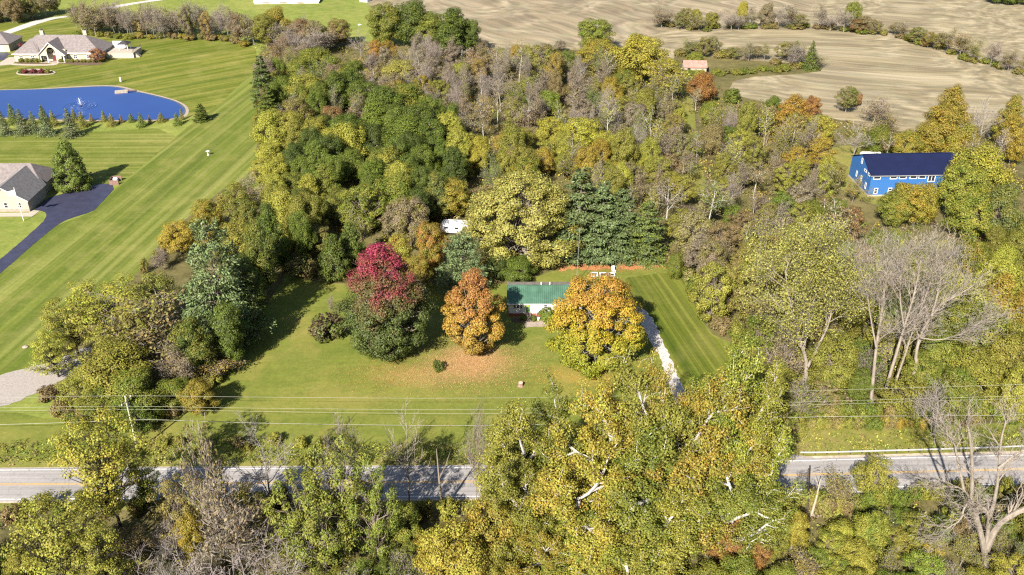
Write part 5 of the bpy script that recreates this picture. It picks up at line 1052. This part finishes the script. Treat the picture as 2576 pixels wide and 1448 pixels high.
limbed('bare_tree', (2189,1030), [([(2189,1030),(2197,949),(2204,874),(2219,786),(2224,736),(2236,650)], .34, .07, 3.0), ([(2204,874),(2190,800),(2180,730),(2160,660)], .17, .05, 2.0)], 'leftmost of four pale leaning bare trees above the guardrail', 'pale', gp, 5, 4.3, .42, 15, 2, .016)
limbed('bare_tree', (2217,1022), [([(2217,1022),(2237,949),(2254,894),(2274,824),(2294,761),(2304,724),(2318,645)], .32, .06, 3.0), ([(2274,824),(2262,740),(2270,650)], .15, .05, 1.5)], 'second of four pale leaning bare trees, orange vine at its foot', 'pale', gp, 6, 4.3, .42, 15, 2, .016)
limbed('bare_tree', (2235,1020), [([(2235,1020),(2257,949),(2277,894),(2290,850),(2330,740),(2360,660)], .22, .05, 3.0)], 'third of four pale leaning bare trees, the slimmest', 'pale', gp, 7, 4.0, .42, 15, 2, .016)
limbed('bare_tree', (2267,1016), [([(2267,1016),(2292,961),(2307,919),(2303,895),(2314,844),(2344,794),(2367,764),(2407,745),(2450,718)], .38, .07, 3.0), ([(2344,794),(2362,730),(2372,665)], .2, .05, 2.0), ([(2314,850),(2360,858),(2420,842),(2480,800)], .14, .04, -1.0)], 'rightmost and crooked of four pale leaning bare trees above the guardrail', 'pale', gp, 8, 4.3, .42, 15, 2, .016)
limbed('leaning_tree', (2014,1005), [([(2014,1005),(2032,924),(2019,874),(2002,824),(1985,750),(1975,680)], .42, .07, 2.0), ([(2032,924),(2062,864),(2087,812),(2100,740),(2090,670)], .25, .06, 2.5), ([(2022,880),(2035,800),(2040,720),(2030,650)], .2, .05, 3.0)], 'forked pale-trunked tree with thin yellowish leaves left of the leaning bare trees', 'pale', gp, 9, 6.0, .35, 12, 2, .018, (30000, 'lg', 'ol', .30), 2500)
limbed('dead_tree', (2479,1425), [([(2479,1425),(2479,1398),(2469,1348),(2452,1286),(2444,1261),(2447,1186),(2442,1111),(2432,1060)], .5, .09, -1.0), ([(2478,1390),(2489,1311),(2484,1286),(2460,1268)], .3, .16, -.5), ([(2489,1311),(2507,1236),(2512,1186),(2517,1111),(2530,1060)], .26, .07, 1.5),
  ([(2480,1385),(2507,1323),(2545,1296),(2590,1275),(2640,1265)], .48, .26, -2.0), ([(2446,1265),(2427,1271),(2417,1311),(2387,1326),(2362,1351)], .16, .04, -2.5), ([(2444,1258),(2419,1226),(2377,1226),(2347,1216)], .15, .04, -1.5), ([(2425,1236),(2409,1156),(2400,1111),(2372,1086)], .2, .06, 1.5), ([(2510,1180),(2545,1150),(2590,1125)], .2, .06, 1.0)],
  'big pale dead tree with thick forking limbs in the bottom right corner', 'pale', 'dead trees', 10, 3.0, .35, 8, 2, .016, None, 2500)
limbed('bare_tree', (2350,1115), [([(2350,1115),(2352,1080),(2358,1040),(2350,1000)], .12, .03, 1.0), ([(2352,1085),(2330,1050),(2318,1030)], .08, .03, 1.0)], 'grey bare sapling behind the guardrail left of the dead tree', 'silver', gp, 12, 3.0, .2, 8, 2, .018, None, 800)

# ------------------------------------------------------------------ the rest of the wood, one tree at a time
def inside(poly, x, y):
    c = False; j = len(poly) - 1
    for i in range(len(poly)):
        (xi, yi), (xj, yj) = poly[i], poly[j]
        if (yi > y) != (yj > y) and x < (xj - xi) * (y - yi) / (yj - yi) + xi: c = not c
        j = i
    return c
W1 = [(645,150),(700,120),(870,135),(930,120),(960,70),(1100,80),(1210,100),(1440,100),(1560,120),(1690,160),(1740,200),(1830,238),(1930,250),(2080,290),(2120,380),(2095,470),(2120,505),(2190,525),(2380,590),(2600,540),(2630,900),(2560,1000),(2330,1010),(2100,1010),(1960,930),(1890,800),(1850,720),(1750,640),(1700,575),(1685,520),(1600,450),(1480,400),(1380,400),(1200,420),(1140,470),(1060,520),(900,520),(760,560),(690,480),(640,380),(655,260)]
PAL = [((620,100,900,270),dict(ol=3,gr=3,mv=2,br=1,ru=.2),dict(round=4,thin=3,open=1)), ((700,240,1150,480),dict(gr=3,dk=3,yg=1.6,ol=1.6),dict(round=4,oval=2)), ((620,240,760,520),dict(yg=4,ol=3,gr=1),dict(round=4,open=1)),
 ((860,50,1250,260),dict(mv=3,br=4,ol=3,go=1),dict(thin=3,twig=2.4,open=3.4,slim=1.4,bare=.6)), ((1130,100,1560,290),dict(mv=3,br=3,ol=3,go=1,gr=1),dict(thin=4,twig=2,open=2.4,round=1,slim=1.4,bare=.6)), ((1130,280,1560,470),dict(ol=4,yg=3,go=1.6,br=1,gr=1.4,ye=.6),dict(round=4,open=3,thin=1)),
 ((1560,180,1960,460),dict(mv=1.6,br=3,ol=4,yg=1.4,ru=.2,gr=.7),dict(thin=3,open=4,twig=1,round=1,slim=1.6,bare=.5)), ((1830,220,2140,420),dict(go=2.5,br=2,ol=3,mv=2,yg=1.4),dict(thin=3,open=4,round=1.5)), ((1640,420,2140,760),dict(ol=4,br=3,yg=1.6,mv=1.3,gr=1),dict(open=5,thin=3,round=1.3,twig=.6,slim=1.6,bare=.5)),
 ((2000,500,2400,760),dict(ol=4,gr=3,yg=2,br=1.6),dict(open=3,round=4,thin=1.4)), ((2330,520,2640,1020),dict(yg=4,ol=4,gr=2,go=.6),dict(round=5,open=1)), ((1850,760,2340,1020),dict(ol=4,gr=3,br=1.3,yg=1.3),dict(open=4,round=2,thin=2)),
 ((700,420,1110,600),dict(ol=3,yg=2.4,mv=1.6,gr=1.6,br=1),dict(open=3,round=3,thin=2)), ((0,0,9999,9999),dict(ol=3,gr=1,br=1),dict(open=1,round=1))]
def free(b, R, k):
    for t in TREES:
        if abs(t['b'].x - b.x) < 14 and abs(t['b'].y - b.y) < 14 and math.hypot(t['b'].x - b.x, t['b'].y - b.y) < k * (R + t['R']): return False
    return True
NOGO = [[(2040,395),(2110,350),(2470,350),(2480,440),(2440,540),(2300,560),(2180,560),(2110,500)], [(1085,540),(1210,540),(1215,620),(1085,620)], [(1280,1700),(1280,600),(1670,600),(1680,660),(1280,700)], [(1712,215),(1748,215),(1748,290),(1778,470),(1800,550),(1755,550),(1730,400),(1698,290)]]
SIGHT = [(1108,546,1192,582), (2128,384,2250,494), (1722,152,1770,180), (1470,676,1550,700)]
def hides(b, h, R):
    x0, y0 = PX((b.x, b.y, 0)); x1, y1 = PX((b.x, b.y, h)); r = R * S(x0, y0)
    return any(x1 + r > q[0] and x1 - r < q[2] and y1 < q[3] and y0 > q[3] for q in SIGHT)
def fill(poly, pal, tries, hr, wr, k, group, nmax=999, ymin=None, lift=1.0):
    xs = [p[0] for p in poly]; ys = [p[1] for p in poly]; n = 0
    for _ in range(tries):
        if n >= nmax: break
        x = rs_.uniform(min(xs), max(xs)); y = rs_.uniform(min(ys), max(ys))
        if not inside(poly, x, y) or rs_.random() > (220 / (y + 180)) ** .8 + .35: continue
        for r, cols, kinds in pal:
            if r[0] <= x <= r[2] and r[1] <= y <= r[3]: break
        kd = ch(kinds); h = rs_.uniform(*hr) * (.75 if kd == 'open' else 1); tip = G(x, y, h); R = rs_.uniform(*wr) * (.8 if kd in ('thin', 'twig') else 1)
        b = Vector((tip.x, tip.y, 0)); q = PX((b.x, b.y, 0))
        if any(inside(g_, *q) for g_ in NOGO) or not free(b, R, k) or hides(b, h, R): continue
        if ymin and q[1] > ymin(q[0]): continue
        c = ch(cols); plant(kd, b, h, R, c, c if rs_.random() < .5 else ch(cols), group=group); n += 1
    return n
def yfront(x):                               # lowest picture row a trunk may stand on
    pts = [(600,470),(690,640),(735,690),(800,706),(1060,700),(1200,690),(1300,640),(1450,640),(1680,655),(1722,690),(1768,820),(1870,872),(1905,1000),(1970,1075),(2700,1060)]
    for (a, ya), (b, yb) in zip(pts[:-1], pts[1:]):
        if a <= x <= b: return ya + (yb - ya) * (x - a) / (b - a)
    return 470 if x < 600 else 1060
n1 = fill(W1, PAL, 9000, (9, 14), (2.8, 4.6), .62, 'trees of the wood', 330, yfront)
n2 = fill(W1, PAL[:-1] + [((0,0,9999,9999),dict(ol=3,gr=2,br=2),dict(open=1))], 6000, (5, 8), (2.2, 3.2), .5, 'young trees of the wood', 130, yfront)
LOW = [((0,1200,320,1700),dict(yg=4,ol=3,gr=1),dict(locust=2,open=3,thin=1)), ((320,1200,730,1700),dict(br=4,mv=3,ol=2,ye=.6),dict(thin=5,twig=3,open=1)), ((730,1200,1060,1700),dict(gr=2,ol=4,bgn=2,br=2),dict(open=4,thin=2,round=2)), ((1060,1200,1960,1700),dict(yg=3,ol=3,go=2,gr=1),dict(round=3,open=3)), ((1960,1200,2400,1700),dict(yg=3,gr=3,ol=3,bgn=2,br=1.4,ye=.5),dict(round=3,open=4,thin=1)), ((0,0,9999,9999),dict(ol=3,gr=3,yg=2,br=1),dict(open=3,round=2,thin=1))]
n3 = fill([(-60,1330),(300,1290),(420,1290),(560,1270),(760,1290),(1080,1320),(1250,1330),(1900,1330),(1960,1270),(2080,1300),(2200,1260),(2640,1240),(2700,1560),(-100,1560)], LOW, 4000, (5, 9), (2.0, 3.4), .55, 'trees beside and below the road', 130)
# shrubs along the edges
def edge(px, n, hr, cols, group, dy=8): line(px, n, hr, (32, 62), cols, dict(shrub=1), dy, group)
line([(690,500),(700,620),(735,688),(800,702)], 12, (6,9), (30,56), dict(ol=3,gr=3,br=2), dict(shrub=1), 6, 'shrubs at the wood edge')
line([(1690,660),(1730,700),(1768,800),(1860,868),(1900,960),(1960,1070)], 18, (6,9), (40,66), dict(ol=3,br=3,gr=2), dict(shrub=1), 6, 'shrubs at the wood edge')
line([(1960,1070),(2100,1062),(2250,1055),(2400,1060),(2570,1050)], 26, (6,10), (40,70), dict(gr=4,ol=3,br=1,bgn=1), dict(shrub=1), 18, 'shrubs above the guardrail')
line([(120,1000),(170,1060),(300,1070),(430,1050),(500,1030),(560,920),(600,860)], 18, (5,8), (40,70), dict(ol=3,gr=3,br=2), dict(shrub=1), 8, 'shrubs at the foot of the tree row')
line([(300,1150),(420,1130),(560,1125),(700,1120),(860,1120)], 9, (3,5), (30,50), dict(ol=3,yg=2,br=1), dict(shrub=1), 16, 'shrubs on the road bank')
line([(1960,1092),(2080,1084),(2200,1076),(2330,1072),(2460,1066)], 22, (4,6.5), (30,50), dict(br=3,ol=3,go=1,gr=2), dict(shrub=1), 6, 'shrubs above the guardrail')
line([(0,1300),(300,1290),(600,1280),(900,1290),(1150,1300)], 26, (6,9), (40,70), dict(ol=3,yg=2,br=3,gr=2), dict(shrub=1), 14, 'shrubs below the road')
line([(1950,1290),(2100,1290),(2250,1265),(2400,1260),(2570,1255)], 22, (6,9), (44,70), dict(ol=3,gr=3,br=2,yg=2), dict(shrub=1), 14, 'shrubs below the road')
line([(668,430),(665,330),(660,230),(668,170)], 14, (5,8), (24,44), dict(yg=3,ol=3,gr=1), dict(shrub=1), 5, 'shrubs at the wood edge')
line([(606,462),(540,540),(440,612),(350,705)], 10, (5,8), (30,50), dict(go=2,ol=3,br=1), dict(shrub=1), 5, 'shrubs at the foot of the tree row')

# ------------------------------------------------------------------ undergrowth and fallen leaves
def scatter(name, polys, n_cl, per, hr, rr, cols, seed, leaf=.38, avoid=NOGO[:1]):
    rng = np.random.default_rng(seed); C_, N_, K_ = [], [], []; cnt = 0; bb = [(min(p.x for p in q), max(p.x for p in q), min(p.y for p in q), max(p.y for p in q)) for q in polys]
    ar = np.array([(b[1]-b[0])*(b[3]-b[2]) for b in bb]); ar = ar / ar.sum(); xy = [[(p.x, p.y) for p in q] for q in polys]
    while cnt < n_cl:
        i = rng.choice(len(polys), p=ar); b = bb[i]; x = rng.uniform(b[0], b[1]); y = rng.uniform(b[2], b[3])
        if not inside(xy[i], x, y): continue
        if avoid and any(inside(g_, *PX((x, y, 0))) for g_ in avoid): cnt += 0; continue
        h = rng.uniform(*hr); r = rng.uniform(*rr); d = unit(rng.normal(size=(per, 3))); d[:, 2] = np.abs(d[:, 2]); o = d * np.array([r, r, h]) * rng.uniform(.4, 1, (per, 1))
        C_.append(np.array([x, y, .12]) + o); N_.append(d + rng.normal(size=(per, 3)) * .6 + [0, 0, .5]); K_.append(np.tile(cols[rng.integers(len(cols))], (per, 1)) * rng.uniform(.7, 1.25)); cnt += 1
    C = np.concatenate(C_); n = len(C); me = leaf_mesh(name, C, np.concatenate(N_), leaf * rng.uniform(.6, 1.4, n), .6, BRUSH, rng)
    at = me.color_attributes.new('Col', 'FLOAT_COLOR', 'POINT'); cc = np.ones((4*n, 4), np.float32); cc[:, :3] = np.repeat(np.concatenate(K_), 4, 0); at.data.foreach_set('color', cc.ravel())
    o = inst(name, me); tag(o, kind='stuff'); return o
m_, nt, _, _ = nmat('mixed_brush'); at = N(nt, "ShaderNodeVertexColor"); at.layer_name = 'Col'; leaf_shader(nt, island_jitter(nt, at.outputs[0], .55, 1.45, .03), .2); BRUSH = m_
cs = lambda *k: [np.array(CO[q]) for q in k]
woodp = pxpts([(700,690),(690,560),(640,440),(655,250),(645,120),(880,110),(1120,125),(1440,125),(1690,168),(1840,240),(1930,262),(2100,305),(2345,338),(2650,310),(2750,1060),(1975,1075),(1908,1000),(1872,872),(1766,822),(1724,688),(1670,655),(1450,640),(1300,650),(1060,700),(800,705)])
o = scatter('undergrowth', [woodp], 3600, 26, (.7, 2.4), (.8, 2.0), cs('ol','br','br','gr','mv','ol','go'), 3, .46); tag(o, 'tangled brown and olive undergrowth covering the woodland floor', 'undergrowth')
lowp = [Vector((-110,48,0)), Vector((110,48,0)), Vector((110,98,0)), Vector((40,98.5,0)), Vector((-60,97,0)), Vector((-110,98,0))]
o = scatter('undergrowth', [lowp], 2300, 26, (.6, 2.4), (.7, 1.7), cs('ol','br','gr','mv','ol','yg'), 4, .36, None); tag(o, 'brown and olive brush below the road along the bottom edge', 'undergrowth')
bank = pxpts([(-60,1120),(200,1105),(420,1090),(700,1110),(1000,1120),(1240,1130),(1240,1168),(-60,1168)])
o = scatter('tall_grass', [bank, pxpts([(1960,1100),(2600,1075),(2640,1120),(1985,1140)])], 900, 14, (.3, .9), (.4, 1.1), cs('ol','yg','gr','br'), 6, .26, None); tag(o, 'rough tall grass and weeds on the road bank', 'tall grass')
def leaves(name, c_px, rx, ry, n, cols, seed, label, sz=.2):
    rng = np.random.default_rng(seed); g0 = G(*c_px); p = rng.normal(size=(n, 2)) * [rx, ry] * .62; C = np.stack([g0.x + p[:, 0], g0.y + p[:, 1], np.full(n, .085) + rng.uniform(0, .03, n)], 1)
    me = leaf_mesh(name, C, np.tile([0, 0, 1.], (n, 1)) + rng.normal(size=(n, 3)) * .3, sz * rng.uniform(.6, 1.4, n), .7, BRUSH, rng)
    at = me.color_attributes.new('Col', 'FLOAT_COLOR', 'POINT'); k = np.array(cols)[rng.integers(0, len(cols), n)]; cc = np.ones((4*n, 4), np.float32); cc[:, :3] = np.repeat(k, 4, 0); at.data.foreach_set('color', cc.ravel())
    return tag(inst(name, me), label, 'fallen leaves', None, 'stuff')
leaves('fallen_leaves', (1190,915), 9.5, 7.5, 26000, [(.40,.24,.11),(.36,.20,.08),(.40,.28,.14),(.30,.17,.08)], 1, 'orange fallen leaves spread on the lawn under the orange and gold maple', .11)
leaves('fallen_leaves', (985,945), 9.5, 4.5, 4200, [(.40,.24,.09),(.36,.17,.05),(.30,.16,.05)], 2, 'thin tan leaf fall on the lawn before the pink-topped maple', .11)
leaves('fallen_leaves', (1480,950), 10, 4.0, 4000, [(.46,.27,.05),(.40,.2,.04)], 3, 'golden leaf fall on the lawn before the broad golden-orange maple', .11)
leaves('fallen_leaves', (1545,672), 10, 2.2, 4500, [(.40,.18,.07),(.34,.15,.06)], 4, 'rusty needles and leaves along the foot of the white pine row', .13)

# ------------------------------------------------------------------ labels for the trees not named one by one
ANCH = [(60,20,'beyond the white track at top left'),(300,50,'behind the big house'),(480,55,'at the far head of the long meadow'),(680,70,'left of the far curving lawn'),(1030,60,'against the tan field at the top'),(1220,150,'at the back of the wood'),(1380,170,'behind the middle of the wood'),(1560,150,'around the bright yellow far tree'),(1690,240,'behind the grass track'),(1850,120,'around the pink-roofed shed'),(1900,20,'at the left of the field hedgerow'),(2150,30,'in the middle of the field hedgerow'),(2450,100,'at the right end of the field hedgerow'),(2180,260,'between tan field and barn'),(2450,290,'behind the barn'),(1990,300,'left of the barn'),
 (680,330,'at the meadow edge of the wood'),(800,230,'above the dark oaks'),(960,330,'among the dark green oaks'),(1150,380,'just right of the dark oaks'),(1290,310,'in the centre of the wood'),(1450,350,'above the pale maple'),(1620,380,'above the pine row'),(1780,420,'beside the grass track'),(1760,580,'right of the pine row'),(1930,470,'left below the barn'),(2000,620,'above the forked pale tree'),(2200,600,'below the barn'),(2430,520,'right of the barn'),(2500,760,'at the right edge above the road'),(2200,850,'behind the pale leaning trunks'),(2100,1000,'at the foot of the pale trunks'),(1900,820,'along the mown side lawn'),
 (780,470,'at the front of the wood'),(960,520,'behind the dense dark pair'),(1100,480,'above the white camper'),(740,640,'where the wood meets the lawn'),(560,520,'at the head of the lawn row'),(480,740,'around the great silvery pine'),(220,780,'at the gravel drive end of the lawn row'),(280,960,'above the utility pole'),(500,950,'at the lawn end of the row'),(130,1330,'in the bottom left corner'),(330,1320,'below the black-limbed tree'),(540,1370,'in the brown brush at bottom'),(700,1400,'left of the dark hollow at bottom'),(860,1390,'below the vine mass'),(1150,1400,'left of the sycamore foot'),(1500,1420,'under the sycamores'),(1850,1420,'right below the sycamores'),(2080,1370,'below the dark utility pole'),(2300,1330,'left of the dead tree'),(2530,1330,'around the dead tree'),(2400,1050,'above the guardrail'),(600,1130,'on the road bank'),(160,150,'before the big house')]
from collections import defaultdict
grp = defaultdict(list)
for t in TREES:
    if t['man']: continue
    a = min(ANCH, key=lambda q: (q[0]-t['x'])**2 + ((q[1]-t['y'])*1.4)**2); size = ''
    grp[(a[2], WORD[t['col']], t['word'])].append(t)
ORD = ['leftmost','second','third','fourth','fifth','sixth','seventh','eighth','ninth','tenth','eleventh','twelfth','thirteenth','fourteenth','fifteenth','sixteenth','seventeenth','eighteenth','nineteenth','twentieth']
for (ph, cw, kw), L in grp.items():
    L.sort(key=lambda t: t['x']); n = len(L)
    for i, t in enumerate(L):
        if n == 1: s = 'the only %s %s %s' % (cw, kw, ph)
        elif n == 2: s = '%s of two %s %ss %s' % (('left', 'right')[i], cw, kw, ph)
        elif i == n - 1: s = 'rightmost of the %s %ss %s' % (cw, kw, ph)
        elif i == 0: s = 'leftmost of the %s %ss %s' % (cw, kw, ph)
        else: s = '%s from left of %s %ss %s' % (ORD[min(i, 19)], cw, kw, ph)
        t['o']['label'] = s
